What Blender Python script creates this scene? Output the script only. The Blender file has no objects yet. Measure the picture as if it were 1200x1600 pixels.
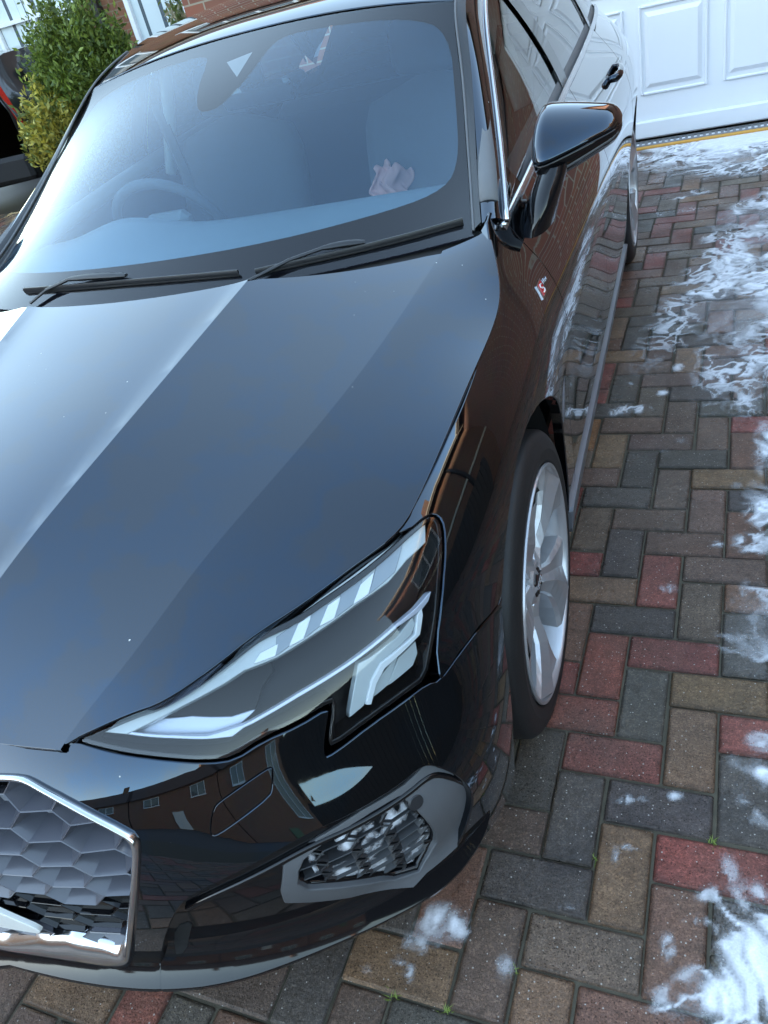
import bpy, math, random
import numpy as np
from mathutils import Vector, Matrix
from mathutils.geometry import delaunay_2d_cdt
random.seed(7); RNG = np.random.default_rng(11)
SC = bpy.context.scene; COL = SC.collection
# ---------------------------------------------------------------- camera
cam_d = bpy.data.cameras.new('camera'); cam = bpy.data.objects.new('camera', cam_d); COL.objects.link(cam); SC.camera = cam
CAM_YAW, CAM_PITCH, CAM_ROLL = math.radians(-26.985), math.radians(34.614), math.radians(-15.709)
CAM_POS = np.array([1.1721, -1.2042, 1.4316]); CAM_F = 1225.77          # focal length in pixels of a 1200 x 1600 picture
def cam_axes():
    cy,sy,cp,sp=math.cos(CAM_YAW),math.sin(CAM_YAW),math.cos(CAM_PITCH),math.sin(CAM_PITCH)
    f=np.array([sy*cp,cy*cp,-sp]); r=np.array([cy,-sy,0]); u=np.cross(r,f); cr,sr=math.cos(CAM_ROLL),math.sin(CAM_ROLL)
    return cr*r+sr*u, -sr*r+cr*u, f
CR, CU, CF = cam_axes()
M = Matrix.Identity(4)
for i in range(3): M[i][0],M[i][1],M[i][2],M[i][3] = CR[i],CU[i],-CF[i],CAM_POS[i]
cam.matrix_world = M
cam_d.sensor_fit='VERTICAL'; cam_d.sensor_height=24; cam_d.lens=24*CAM_F/1600; cam_d.clip_start=.02; cam_d.clip_end=500
# ---------------------------------------------------------------- sky, sun, exposure
SUN_DIR = Vector((-.82,-.572,0)).normalized(); SUN_EL = math.radians(11)
w = bpy.data.worlds.new('World'); SC.world = w; w.use_nodes = True
nt = w.node_tree; bg = nt.nodes['Background']
sky = nt.nodes.new('ShaderNodeTexSky'); sky.sky_type='NISHITA'; sky.sun_disc=False
sky.sun_elevation=SUN_EL; sky.sun_rotation=math.atan2(SUN_DIR.x,SUN_DIR.y); sky.air_density=1.0; sky.dust_density=.22; sky.ozone_density=1.5
nt.links.new(sky.outputs[0], bg.inputs[0]); bg.inputs[1].default_value=.15
sun_d = bpy.data.lights.new('sun','SUN'); sun = bpy.data.objects.new('sun',sun_d); COL.objects.link(sun)
sun_d.energy=3.2; sun_d.angle=math.radians(.53); sun_d.color=(1,.93,.82)
sd = Vector((SUN_DIR.x*math.cos(SUN_EL),SUN_DIR.y*math.cos(SUN_EL),math.sin(SUN_EL)))
sun.rotation_euler = sd.to_track_quat('Z','Y').to_euler(); sun.location=(-20,25,20)
SC.view_settings.view_transform='Standard'; SC.view_settings.look='None'; SC.view_settings.gamma=1; SC.view_settings.exposure=3.55
SC.view_settings.use_curve_mapping=False
SC.view_settings.use_white_balance=True; SC.view_settings.white_balance_temperature=8100; SC.view_settings.white_balance_tint=10   # the phone's shade setting
SC.cycles.max_bounces=10; SC.cycles.transparent_max_bounces=16; SC.cycles.glossy_bounces=6
# ---------------------------------------------------------------- body surface maths (car frame: +X car's left, +Y to the rear, Z up, metres)
ZR = np.array([.12,.18,.26,.36,.46,.56,.62,.68,.74,.80,.86,.92,.98,1.04])
PHI = [0,12,24,34,44,54,62]
RT = {  # nose: radius from the front axle centre, one row for each height
 .12:[.872,.892,.933,.963,.981,.986,.970],
 .18:[.882,.902,.941,.971,.989,.994,.978],
 .26:[.886,.906,.947,.984,1.010,1.020,.998],
 .36:[.888,.908,.951,.996,1.032,1.045,1.014],
 .46:[.890,.910,.955,1.004,1.046,1.059,1.022],
 .56:[.885,.903,.938,.964,.981,.989,.975],
 .62:[.860,.878,.911,.934,.949,.957,.950],
 .68:[.800,.820,.858,.892,.920,.938,.937],
 .74:[.700,.722,.760,.803,.846,.868,.880],
 .80:[.560,.585,.625,.672,.722,.760,.795],
 .86:[.400,.425,.465,.512,.562,.610,.670],
 .92:[.250,.275,.310,.350,.400,.450,.520],
 .98:[.120,.140,.170,.200,.240,.290,.360],
 1.04:[.05,.06,.08,.1,.12,.15,.2]}
SIDE = [ # (Y, X for each height)
 (-.30,[.860,.865,.872,.878,.881,.882,.877,.864,.834,.768,.66,.53,.39,0.25]),
 (-.10,[.860,.868,.877,.886,.892,.896,.895,.889,.868,.826,.73,.61,.47,0.33]),
 ( .10,[.860,.868,.877,.886,.893,.899,.900,.896,.879,.848,.78,.68,.56,0.44]),
 ( .30,[.860,.867,.875,.881,.886,.892,.896,.895,.882,.856,.815,.76,.70,0.65]),
 ( .50,[.855,.863,.872,.868,.869,.876,.884,.888,.878,.850,.808,.786,.766,0.745]),
 ( .90,[.855,.864,.876,.870,.872,.881,.891,.897,.894,.872,.836,.810,.785,0.757]),
 (1.40,[.855,.864,.878,.872,.875,.886,.897,.904,.904,.886,.856,.826,.796,0.764]),
 (1.90,[.855,.864,.878,.874,.878,.890,.900,.907,.909,.894,.868,.838,.804,0.766]),
 (2.30,[.857,.866,.878,.882,.889,.899,.906,.911,.913,.904,.884,.850,.806,0.762]),
 (2.64,[.858,.868,.880,.892,.900,.906,.910,.914,.915,.910,.892,.855,.800,0.748]),
 (3.00,[.845,.855,.866,.874,.880,.885,.890,.894,.894,.888,.868,.830,.775,0.715]),
 (3.26,[.790,.805,.820,.830,.836,.840,.844,.846,.846,.838,.815,.775,.720,0.66])]
REAR = [(3.44,.62),(3.49,.32),(3.50,0.0)]
def bspl_w(t,n):
    i=np.clip(np.floor(t).astype(int),0,n-2); f=t-i
    return i,np.stack([(1-f)**3/6,(3*f**3-6*f**2+4)/6,(-3*f**3+3*f**2+3*f+1)/6,f**3/6],-1)
def dbspl_w(t,n):
    i=np.clip(np.floor(t).astype(int),0,n-2); f=t-i
    return np.stack([-(1-f)**2/2,(3*f**2-4*f)/2,(-3*f**2+2*f+1)/2,f**2/2],-1)
def _net():
    cols=[]
    for k,ph in enumerate(PHI):
        p=math.radians(ph)
        cols.append([(RT[z][k]*math.sin(p),-RT[z][k]*math.cos(p),z) for z in ZR])
    for y,xs in SIDE: cols.append([(x,y,z) for x,z in zip(xs,ZR)])
    for y,x in REAR:
        s=SIDE[-1][1]
        cols.append([(x*xs/.84,y-(.02 if z<.7 else .02+.22*(z-.7))-(0 if z<.9 else .3*(z-.9)),z) for xs,z in zip(s,ZR)])
    N=np.array(cols)                                  # nu,nv,3
    g0=N[1:2]*[-1,1,1]; g1=N[-2:-1]*[-1,1,1]
    N=np.concatenate([g0,N,g1],0)                     # mirrored ghosts: smooth over the centre line
    a=2*N[:,:1]-N[:,1:2]; b=2*N[:,-1:]-N[:,-2:-1]
    return np.concatenate([a,N,b],1)
NET=_net(); NU=NET.shape[0]-2; NV=NET.shape[1]-2
def raw(tu,tv):
    iu,wu=bspl_w(tu,NU); iv,wv=bspl_w(tv,NV)
    out=0
    for a in range(4):
        for b in range(4):
            out=out+(wu[...,a]*wv[...,b])[...,None]*NET[np.clip(iu+a,0,NU+1),np.clip(iv+b,0,NV+1)]
    return out
_tu=np.linspace(0,NU-1,600); _p=raw(_tu,np.full(600,4.5))
_ua=np.concatenate([[0],np.cumsum(np.linalg.norm(np.diff(_p,axis=0),axis=1))])
_tv=np.linspace(0,NV-1,400); _za=raw(np.full(400,9.5),_tv)[:,2]
UMAX=float(_ua[-1])
def body(u,z,off=0.0):
    """point of the outer skin at girth u (m from the nose centre) and height z; off moves along the normal"""
    u=np.asarray(u,float); z=np.asarray(z,float); u,z=np.broadcast_arrays(u,z)
    p=raw(np.interp(u,_ua,_tu),np.interp(z,_za,_tv))
    if np.any(off): p=p+body_n(u,z)*np.asarray(off)[...,None]
    return p
def body_n(u,z):
    u=np.asarray(u,float); z=np.asarray(z,float); e=.004
    a=body(u+e,z)-body(u-e,z); b=body(u,z+e)-body(u,z-e)
    n=np.cross(a,b); return n/np.linalg.norm(n,axis=-1,keepdims=True)
def u_at_y(y,z):
    us=np.linspace(.7,UMAX-.55,900); ys=body(us,np.full(900,z))[:,1]
    return float(np.interp(y,ys,us))
# ---- bonnet: height over (x,y), split at two creases
def cs(xs,ys):
    """natural cubic spline"""
    xs=np.array(xs,float); ys=np.array(ys,float); n=len(xs); h=np.diff(xs)
    A=np.eye(n); r=np.zeros(n)
    for i in range(1,n-1):
        A[i,i-1]=h[i-1];A[i,i]=2*(h[i-1]+h[i]);A[i,i+1]=h[i]; r[i]=6*((ys[i+1]-ys[i])/h[i]-(ys[i]-ys[i-1])/h[i-1])
    m=np.linalg.solve(A,r)
    def f(x):
        x=np.asarray(x,float); i=np.clip(np.searchsorted(xs,x)-1,0,n-2); d=x-xs[i]; H=h[i]
        b=(ys[i+1]-ys[i])/H-H*(2*m[i]+m[i+1])/6
        return ys[i]+d*(b+d*(m[i]/2+d*(m[i+1]-m[i])/(6*H)))
    return f
BX1=cs([-.80,-.555,-.33,-.02,.21,.36],[.118,.175,.226,.272,.303,.32])
BZ1=cs([-.80,-.64,-.555,-.33,-.02,.21,.36],[.692,.766,.798,.858,.915,.955,.979])
BX2=cs([-.80,-.745,-.67,-.51,-.305,.03,.335,.46],[.378,.40,.44,.49,.555,.635,.68,.70])
BZ2=cs([-.80,-.745,-.67,-.51,-.305,.03,.335,.46],[.672,.700,.733,.776,.815,.867,.915,.934])
BEDGE=[(-.745,.415,.698),(-.71,.479,.711),(-.69,.525,.722),(-.64,.578,.733),(-.58,.622,.740),(-.527,.668,.746),(-.445,.724,.752),(-.378,.772,.760),
       (-.30,.786,.777),(-.185,.798,.797),(-.03,.808,.817),(.10,.817,.834),(.19,.819,.850),(.25,.811,.864),(.33,.789,.893),(.415,.762,.925)]
_be=np.array(BEDGE)
BXE=lambda y: np.interp(y,_be[:,0],_be[:,1])
# smooth outboard law: drop below crease 2 as a function of distance, fitted along y
BM=cs([-.80,-.745,-.64,-.51,-.30,0.0,.25,.42],[-.05,-.058,-.088,-.140,-.182,-.195,-.172,-.09])   # slope just outboard of the crease
def _fit():
    ys=_be[:,0]; d=_be[:,1]-BX2(ys); q=(_be[:,2]-BZ2(ys)-BM(ys)*d)/np.maximum(d,.03)**2
    return ys,q
_qy,_qq=_fit()
_sel=d_=[3,5,6,7,8,9,10,11,12]
BQ=cs([-.80]+[-.6,-.4,-.2,0,.2,.42],[-.1]+[float(np.interp(v,_qy[_sel],_qq[_sel])) for v in(-.6,-.4,-.2,0,.2)]+[.6])
def bonnet_z(x,y,strip):
    x=np.abs(np.asarray(x,float)); y=np.asarray(y,float)
    x1,z1,x2,z2=BX1(y),BZ1(y),BX2(y),BZ2(y)
    if strip==0:
        s=x/x1                                       # hollow centre that lifts to the ridge line
        return z1+.0045*(1-s**2)-.0040*(1-np.clip(s,0,1)**12)
    if strip==1:
        s=(x-x1)/(x2-x1)
        return z1+(z2-z1)*s-.020*s*(1-s)
    d=x-x2
    return z2+BM(y)*d+BQ(y)*d*d
def bonnet_p(x,y,strip): return np.stack([x,y,bonnet_z(x,y,strip)],-1)
def bonnet_n(x,y,strip):
    e=.003
    zx=(bonnet_z(np.abs(x)+e,y,strip)-bonnet_z(np.abs(x)-e,y,strip))/(2*e)*np.sign(np.where(x==0,1,x)); zy=(bonnet_z(x,y+e,strip)-bonnet_z(x,y-e,strip))/(2*e)
    if strip==0: zx=np.where(np.abs(x)<1e-5,0,zx)
    n=np.stack([-zx,-zy,np.ones_like(zx)],-1); return n/np.linalg.norm(n,axis=-1,keepdims=True)
# ---- glasshouse curves
GE=[cs([0,.25,.6,1],v) for v in([.732,.700,.652,.585],[.40,.555,.785,1.105],[.918,.972,1.092,1.288])]   # windscreen edge (car's left)
GC=[cs([0,.25,.6,1],v) for v in([.20,.375,.665,1.09],[.930,1.030,1.175,1.333])]                          # windscreen centre line y,z
def screen(s,t,off=0.0):
    s=np.asarray(s,float);t=np.asarray(t,float); a=np.abs(s)**2.2
    p=np.stack([s*GE[0](t),GC[0](t)*(1-a)+GE[1](t)*a,GC[1](t)*(1-a)+GE[2](t)*a],-1)
    if np.any(off): p=p+screen_n(s,t)*off
    return p
def screen_n(s,t):
    e=.004;a=screen(s+e,t)-screen(s-e,t);b=screen(s,t+e)-screen(s,t-e);n=np.cross(a,b);return n/np.linalg.norm(n,axis=-1,keepdims=True)

def _sm(x): x=np.clip(x,0,1); return x*x*(3-2*x)
def recess_w(u): u=np.asarray(u,float); return _sm((u-.46)/.12)*_sm((1.0-u)/.10)
def insert_off(u,z): return -.018+.060*np.clip((.338-np.asarray(z,float))/.074,0,1.1)**2      # cove that runs out into the lip
def insert(u,z,o=0.0): return body(u,z,insert_off(u,z)+o)
def chin(u,z): return insert(u,z)
UV = {"lens": [[0.4545,0.6913],[0.49,0.6996],[0.5627,0.7108],[0.6343,0.7189],[0.7053,0.7277],[0.775,0.7346],[0.8494,0.7354],[0.9061,0.7395],[0.9649,0.7424],[1.0182,0.7452],[1.0811,0.7488],[1.1069,0.7496],[1.1432,0.7495],[1.1613,0.7477],[1.1656,0.7388],[1.1467,0.7237],[1.1079,0.7013],[1.0721,0.6787],[1.0121,0.6271],[0.9755,0.5967],[0.9348,0.6005],[0.8683,0.6005],[0.8019,0.5952],[0.8041,0.6031],[0.8324,0.6387],[0.832,0.6473],[0.7752,0.645],[0.7199,0.6455],[0.6716,0.6368],[0.6395,0.6432],[0.5778,0.6616],[0.5123,0.6777]],"bumper_hl": [[0.3946,0.6853],[0.4384,0.6869],[0.4643,0.6855],[0.5105,0.6733],[0.5755,0.6568],[0.6368,0.6377],[0.6737,0.6308],[0.7195,0.6383],[0.7735,0.6367],[0.821,0.6398],[0.8117,0.6286],[0.7908,0.6023],[0.7849,0.5865],[0.7995,0.5856],[0.8648,0.5921],[0.932,0.5912],[0.9698,0.5885],[0.9913,0.5788],[1.0498,0.5829],[1.1127,0.5788],[1.1901,0.5609]],"fender_hl": [[0.9965,0.5813],[1.0198,0.6235],[1.078,0.6749],[1.1536,0.7197],[1.1753,0.7365],[1.1721,0.7487],[1.149,0.7534],[1.1142,0.7528]],"fender_seam": [[1.1887,0.5674],[1.1131,0.5845],[1.0505,0.5879]],"grille_out": [[0.3245,0.6656],[0.3663,0.6643],[0.3806,0.6605],[0.4316,0.6386],[0.4814,0.6061],[0.502,0.5879],[0.5104,0.5795],[0.5105,0.5727],[0.5035,0.5539],[0.5012,0.5496],[0.4697,0.4835],[0.3951,0.3278],[0.3735,0.2883],[0.3559,0.2786],[0.3337,0.2831],[0.2397,0.298],[0.1267,0.296]],"grille_in": [[0.323,0.6561],[0.3619,0.6551],[0.3737,0.6515],[0.4237,0.6287],[0.4703,0.599],[0.4912,0.5814],[0.495,0.5739],[0.4888,0.5568],[0.4868,0.5523],[0.4541,0.4851],[0.3888,0.3564],[0.3778,0.3402],[0.3524,0.3454],[0.2737,0.3577],[0.1774,0.3721]],"tow": [[0.6197,0.5874],[0.6291,0.5928],[0.6656,0.6013],[0.7071,0.6088],[0.7161,0.6077],[0.716,0.6019],[0.7046,0.5818],[0.6966,0.5743],[0.6462,0.5611],[0.6128,0.5526],[0.6039,0.5528],[0.6014,0.5585],[0.6101,0.5754]],"insert": [[0.4049,0.2532],[0.4416,0.3372],[0.4734,0.3999],[0.5044,0.448],[0.5305,0.4738],[0.5701,0.4893],[0.6429,0.505],[0.7157,0.5165],[0.7817,0.5138],[0.8666,0.5129],[0.8943,0.5148],[0.9157,0.508],[0.9423,0.4717],[0.9539,0.4338],[0.9572,0.4029],[0.9493,0.3709],[0.9138,0.2985],[0.8696,0.2837],[0.816,0.2604],[0.7254,0.2488],[0.6194,0.2421],[0.5388,0.2468],[0.4567,0.2492]],"cove": [[0.4239,0.2739],[0.4235,0.2863],[0.4276,0.3112],[0.4514,0.3583],[0.4872,0.4168],[0.5169,0.4508],[0.5597,0.4718],[0.6368,0.4933],[0.713,0.5082],[0.7817,0.506],[0.8704,0.5051],[0.8997,0.5067],[0.9226,0.4987],[0.9532,0.453],[0.9731,0.3969],[0.9881,0.3338],[1.0037,0.3016],[0.977,0.2885],[0.9305,0.2815],[0.8748,0.2772],[0.8185,0.2785],[0.7647,0.2808],[0.6948,0.2817],[0.6213,0.2796],[0.5487,0.2758],[0.4861,0.2741]],"intake_frame": [[0.6696,0.4762],[0.6501,0.4269],[0.6472,0.3997],[0.7335,0.3405],[0.8237,0.2987],[0.8503,0.3041],[0.9155,0.3051],[0.969,0.3258],[0.9761,0.3594],[0.9679,0.4013],[0.9529,0.4524],[0.9223,0.4982],[0.9074,0.5055],[0.8685,0.502],[0.7976,0.5041],[0.7286,0.4974],[0.6795,0.4855]],"intake_hole": [[0.6867,0.4724],[0.6688,0.4216],[0.7248,0.3826],[0.8279,0.3025],[0.8832,0.3353],[0.8876,0.3595],[0.8862,0.3836],[0.8754,0.44],[0.8605,0.4915],[0.8502,0.4966],[0.7942,0.4976],[0.7246,0.4887]],"slot": [[0.4756,0.3775],[0.5085,0.3928],[0.4834,0.3425],[0.4679,0.3107],[0.4478,0.308]],"chin": [[0.1287,0.2891],[0.2069,0.2887],[0.2797,0.2874],[0.3697,0.2852],[0.4223,0.2846],[0.4219,0.2739],[0.3595,0.2746],[0.2815,0.2761],[0.2094,0.2777],[0.1317,0.2789]],"drl_top": [[0.4855,0.6983],[0.557,0.7105],[0.6081,0.7176],[0.6879,0.7266],[0.7714,0.7332],[0.7973,0.7348],[0.8452,0.7381],[0.8964,0.7423],[0.9484,0.7451],[1.0142,0.7486],[1.0896,0.7506],[1.1182,0.7495],[1.1469,0.7474],[1.1174,0.7315],[1.0634,0.7307],[1.0098,0.7245],[0.941,0.7238],[0.8623,0.7191],[0.7893,0.7142],[0.7357,0.7144],[0.701,0.7096],[0.6268,0.7014],[0.5341,0.6889],[0.4999,0.6941]],"drl_cell0": [[0.8157,0.7177],[0.8455,0.7311],[0.8694,0.7332],[0.8395,0.7183]],"drl_cell1": [[0.8733,0.7219],[0.9022,0.7339],[0.9258,0.7352],[0.8977,0.7219]],"drl_cell2": [[0.9376,0.7243],[0.9669,0.7355],[0.9974,0.7384],[0.9671,0.7251]],"drl_cell3": [[0.7552,0.7158],[0.7708,0.7215],[0.801,0.7229],[0.7889,0.7151]],"drl_grey0": [[0.8054,0.7289],[0.8456,0.7327],[0.8186,0.7185],[0.7901,0.7149]],"drl_grey1": [[0.8666,0.7342],[0.905,0.736],[0.8755,0.7224],[0.8412,0.7185]],"drl_grey2": [[0.9309,0.7376],[0.9744,0.7393],[0.939,0.7247],[0.8996,0.7221]],"drl_grey3": [[1.0087,0.7417],[1.0808,0.7466],[1.0286,0.7278],[0.9687,0.7247]],"arrow_line": [[1.0636,0.6816],[1.0498,0.6755],[1.0335,0.6735],[0.9775,0.678],[0.8718,0.6716],[0.79,0.6678],[0.7146,0.6617],[0.7002,0.6612],[0.6806,0.6566],[0.6474,0.6633],[0.6038,0.6742],[0.533,0.689],[0.5347,0.6898],[0.6046,0.6757],[0.6482,0.665],[0.7011,0.6627],[0.7156,0.6636],[0.7914,0.6701],[0.8731,0.6736],[0.9791,0.6799],[1.0247,0.679]],"guide_a": [[0.8459,0.6107],[0.8707,0.638],[0.8947,0.6647],[0.9138,0.6627],[0.9693,0.6636],[1.0104,0.6713],[1.0077,0.6621],[0.9934,0.6542],[0.9271,0.6504],[0.9083,0.6424],[0.8907,0.6297],[0.8726,0.6138]],"guide_b": [[0.8765,0.6141],[0.9009,0.6363],[0.9253,0.6485],[0.9993,0.6499],[1.0192,0.6704],[1.0311,0.6735],[1.0266,0.6656],[1.0057,0.6466],[0.9264,0.6415],[0.904,0.6302],[0.8821,0.611]],"guide_c": [[0.8941,0.6144],[0.9109,0.6282],[0.9501,0.6381],[0.9563,0.6388],[0.9227,0.616]],"guide_d": [[0.9237,0.6148],[0.9578,0.6348],[0.9966,0.6371],[0.9908,0.6227],[0.9741,0.6145]],"shelf": [[0.5261,0.6905],[0.5838,0.6953],[0.6306,0.6897],[0.6873,0.6746],[0.7225,0.6724],[0.6951,0.6645],[0.6543,0.6595],[0.6153,0.6688]],"projector": [[0.592,0.6996],[0.627,0.7051],[0.7505,0.7156],[0.7762,0.7132],[0.7741,0.7067],[0.7474,0.6955],[0.722,0.6731],[0.7025,0.6699],[0.6869,0.6752],[0.6245,0.6908]]}
FOAM_BLOBS = [(1.181,4.532,0.69,0.274,-0.57,1.5),(1.476,4.494,0.283,0.516,-0.588,1.6),(0.965,4.082,0.166,0.112,-0.499,0.62),(1.384,3.904,0.217,0.155,-0.506,0.8),(0.753,4.197,0.063,0.148,-0.499,0.55),(1.358,2.67,0.122,0.849,-0.325,0.95),(1.393,2.024,0.114,0.546,-0.223,1.15),(1.327,3.032,0.091,0.243,-0.379,0.75),(1.238,2.838,0.053,0.181,-0.345,0.55),(1.274,1.872,0.091,0.106,-0.194,0.75),(1.369,1.54,0.06,0.228,-0.141,0.85),(1.206,2.067,0.044,0.064,-0.223,0.45),(1.149,3.52,0.089,0.08,-0.438,0.42),(1.012,3.701,0.084,0.074,-0.453,0.4),(0.995,3.214,0.075,0.052,-0.386,0.38),(1.12,3.213,0.083,0.062,-0.393,0.4),(1.317,1.236,0.056,0.105,-0.088,0.55),(1.351,0.97,0.027,0.145,-0.043,0.75),(1.328,0.685,0.039,0.089,0.006,0.8),(1.267,0.775,0.02,0.019,-0.009,0.42),(1.306,0.521,0.045,0.037,0.034,0.75),(1.214,0.512,0.018,0.016,0.035,0.45),(1.315,0.263,0.054,0.088,0.079,0.85),(1.29,0.159,0.059,0.071,0.096,1.0),(1.252,0.206,0.02,0.042,0.087,0.5),(1.29,-0.103,0.026,0.022,0.14,0.75),(1.242,-0.163,0.018,0.021,0.149,0.6),(1.281,-0.18,0.029,0.033,0.153,0.85),(1.251,-0.227,0.014,0.029,0.16,0.55),(1.282,-0.276,0.022,0.019,0.169,0.7),(1.226,-0.387,0.013,0.027,0.186,0.62),(1.194,-0.44,0.023,0.016,0.193,0.6),(1.234,-0.466,0.016,0.029,0.199,0.6),(1.27,-0.42,0.01,0.023,0.192,0.6),(1.27,-0.532,0.043,0.085,0.211,1.25),(1.212,-0.604,0.057,0.039,0.22,1.0),(1.146,-0.628,0.043,0.027,0.222,0.6),(1.129,-0.542,0.014,0.032,0.207,0.42),(1.173,-0.489,0.023,0.011,0.201,0.5),(0.741,-0.583,0.04,0.033,0.201,0.72),(0.703,-0.626,0.026,0.02,0.207,0.6),(0.682,-0.658,0.016,0.015,0.211,0.5),(0.63,-0.686,0.012,0.008,0.213,0.52),(0.706,-0.675,0.011,0.017,0.214,0.5),(0.868,-0.629,0.018,0.023,0.212,0.45),(1.049,-0.274,0.036,0.013,0.162,0.42),(1.132,-0.254,0.016,0.011,0.161,0.5),(1.035,-0.404,0.009,0.03,0.183,0.42),(1.056,-0.375,0.018,0.008,0.179,0.45),(0.955,-0.508,0.022,0.007,0.197,0.42),(0.54,-0.562,0.01,0.006,0.192,0.5),(1.101,0.338,0.024,0.017,0.064,0.55),(0.96,1.224,0.05,0.03,-0.081,0.66),(0.909,1.207,0.03,0.026,-0.078,0.6),(1.049,1.325,0.025,0.022,-0.099,0.5),(1.097,1.505,0.022,0.034,-0.129,0.52),(1.112,1.016,0.023,0.022,-0.049,0.45),(1.072,0.953,0.022,0.018,-0.038,0.45),(0.938,1.404,0.018,0.024,-0.11,0.4),(1.069,3.446,0.05,0.056,-0.422,0.45),(0.938,3.836,0.04,0.064,-0.466,0.5)]
# ---------------------------------------------------------------- mesh helpers
def tag(o,label=None,cat=None,group=None,kind=None):
    if label: o['label']=label
    if cat: o['category']=cat
    if group: o['group']=group
    if kind: o['kind']=kind
    return o
def empty(name,loc=(0,0,0),rz=0):
    o=bpy.data.objects.new(name,None); COL.objects.link(o); o.location=loc; o.rotation_euler=(0,0,rz); o.empty_display_size=.1; return o
def mk(name,V,F,mat=None,parent=None,smooth=True,loopn=None):
    me=bpy.data.meshes.new(name); me.from_pydata([tuple(map(float,v)) for v in V],[],[tuple(map(int,f)) for f in F]); 
    if mat: me.materials.append(mat)
    if smooth: me.polygons.foreach_set('use_smooth',[True]*len(me.polygons))
    me.update()
    if loopn is not None: me.normals_split_custom_set([tuple(map(float,n)) for n in loopn])
    o=bpy.data.objects.new(name,me); COL.objects.link(o)
    if parent: o.parent=parent
    return o
class MB:
    """collects simple shapes that make up one piece"""
    def __init__(s): s.V=[]; s.F=[]
    def add(s,V,F):
        b=len(s.V); s.V+= [tuple(v) for v in V]; s.F+=[tuple(i+b for i in f) for f in F]; return s
    def box(s,c,d,R=None,bev=0):
        c=np.array(c,float); h=np.array(d,float)/2
        if bev<=0:
            V=np.array([[x,y,z] for x in(-1,1) for y in(-1,1) for z in(-1,1)])*h; F=[(0,1,3,2),(4,6,7,5),(0,4,5,1),(2,3,7,6),(0,2,6,4),(1,5,7,3)]
        else:
            V=[];F=[]
            idx={}
            for x in(-1,1):
                for y in(-1,1):
                    for z in(-1,1):
                        for a in range(3):
                            v=np.array([x,y,z])*(h-bev); v[a]=(x,y,z)[a]*h[a]; idx[(x,y,z,a)]=len(V); V.append(v)
            V=np.array(V)
            for a in range(3):
                o=[i for i in range(3) if i!=a]
                for sgn in(-1,1):
                    q=[]
                    for p,r in((-1,-1),(1,-1),(1,1),(-1,1)):
                        k=[0,0,0];k[a]=sgn;k[o[0]]=p;k[o[1]]=r;q.append(idx[(*k,a)])
                    if (sgn>0)==(a==1): q=q[::-1]
                    F.append(tuple(q))
            for a in range(3):
                b_,c_=[i for i in range(3) if i!=a]
                for p in(-1,1):
                    for r in(-1,1):
                        k0=[0,0,0];k0[b_]=p;k0[c_]=r;k1=list(k0);k0[a]=-1;k1[a]=1
                        F.append((idx[(*k0,b_)],idx[(*k1,b_)],idx[(*k1,c_)],idx[(*k0,c_)]))
            for x in(-1,1):
                for y in(-1,1):
                    for z in(-1,1): F.append(tuple(idx[(x,y,z,a)] for a in range(3)))
        V=np.asarray(V,float)
        if R is not None: V=V@np.asarray(R).T
        return s.add(V+c,F)
    def tube(s,P,r,n=8,cap=True,up=(0,0,1),flat=1.0):
        P=[np.array(p,float) for p in P]; m=len(P); rs=[r]*m if np.isscalar(r) else list(r); V=[];F=[]
        for i,p in enumerate(P):
            t=P[min(i+1,m-1)]-P[max(i-1,0)]; t=t/(np.linalg.norm(t)+1e-12)
            a=np.cross(t,up); 
            if np.linalg.norm(a)<1e-4: a=np.cross(t,(1,0,0))
            a/=np.linalg.norm(a); b=np.cross(a,t)
            for k in range(n):
                th=2*math.pi*k/n; V.append(p+rs[i]*(a*math.cos(th)+b*flat*math.sin(th)))
        for i in range(m-1):
            for k in range(n): F.append((i*n+k,i*n+(k+1)%n,(i+1)*n+(k+1)%n,(i+1)*n+k))
        if cap: F.append(tuple(range(n))[::-1]); F.append(tuple((m-1)*n+k for k in range(n)))
        return s.add(V,F)
    def grid(s,P,closeu=False,flip=False):
        P=np.asarray(P); a,b=P.shape[:2]; F=[]
        for i in range(a-(0 if closeu else 1)):
            for j in range(b-1):
                q=(i*b+j,((i+1)%a)*b+j,((i+1)%a)*b+j+1,i*b+j+1); F.append(q[::-1] if flip else q)
        return s.add(P.reshape(-1,3),F)
    def lathe(s,prof,n=48,axis='x',c=(0,0,0)):
        """prof: (axial, radius) pairs turned about the axis"""
        th=np.linspace(0,2*math.pi,n,endpoint=False); P=np.zeros((n,len(prof),3))
        for j,(x,r) in enumerate(prof):
            if axis=='x': P[:,j]=np.stack([np.full(n,x),r*np.sin(th),r*np.cos(th)],-1)
            else: P[:,j]=np.stack([r*np.cos(th),r*np.sin(th),np.full(n,x)],-1)
        return s.grid(P+np.array(c),closeu=True)
    def build(s,name,mat,parent=None,smooth=False,sharp=None):
        o=mk(name,s.V,s.F,mat,parent,smooth)
        if sharp is not None:
            o.data.set_sharp_from_angle(angle=math.radians(sharp))
        return o
def chaikin(poly,n=2,closed=True):
    P=np.array(poly,float)
    for _ in range(n):
        Q=[];m=len(P)
        rng=range(m if closed else m-1)
        if not closed: Q.append(P[0])
        for i in rng:
            a,b=P[i],P[(i+1)%m]; Q+=[.75*a+.25*b,.25*a+.75*b]
        if not closed: Q.append(P[-1])
        P=np.array(Q)
    return P
def densify(poly,sp):
    P=np.array(poly,float); out=[]
    for i in range(len(P)):
        a,b=P[i],P[(i+1)%len(P)]; L=np.linalg.norm(b-a)
        if L<1e-5: continue
        k=max(1,int(math.ceil(L/sp)))
        for j in range(k): out.append(a+(b-a)*j/k)
    return np.array(out)
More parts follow.
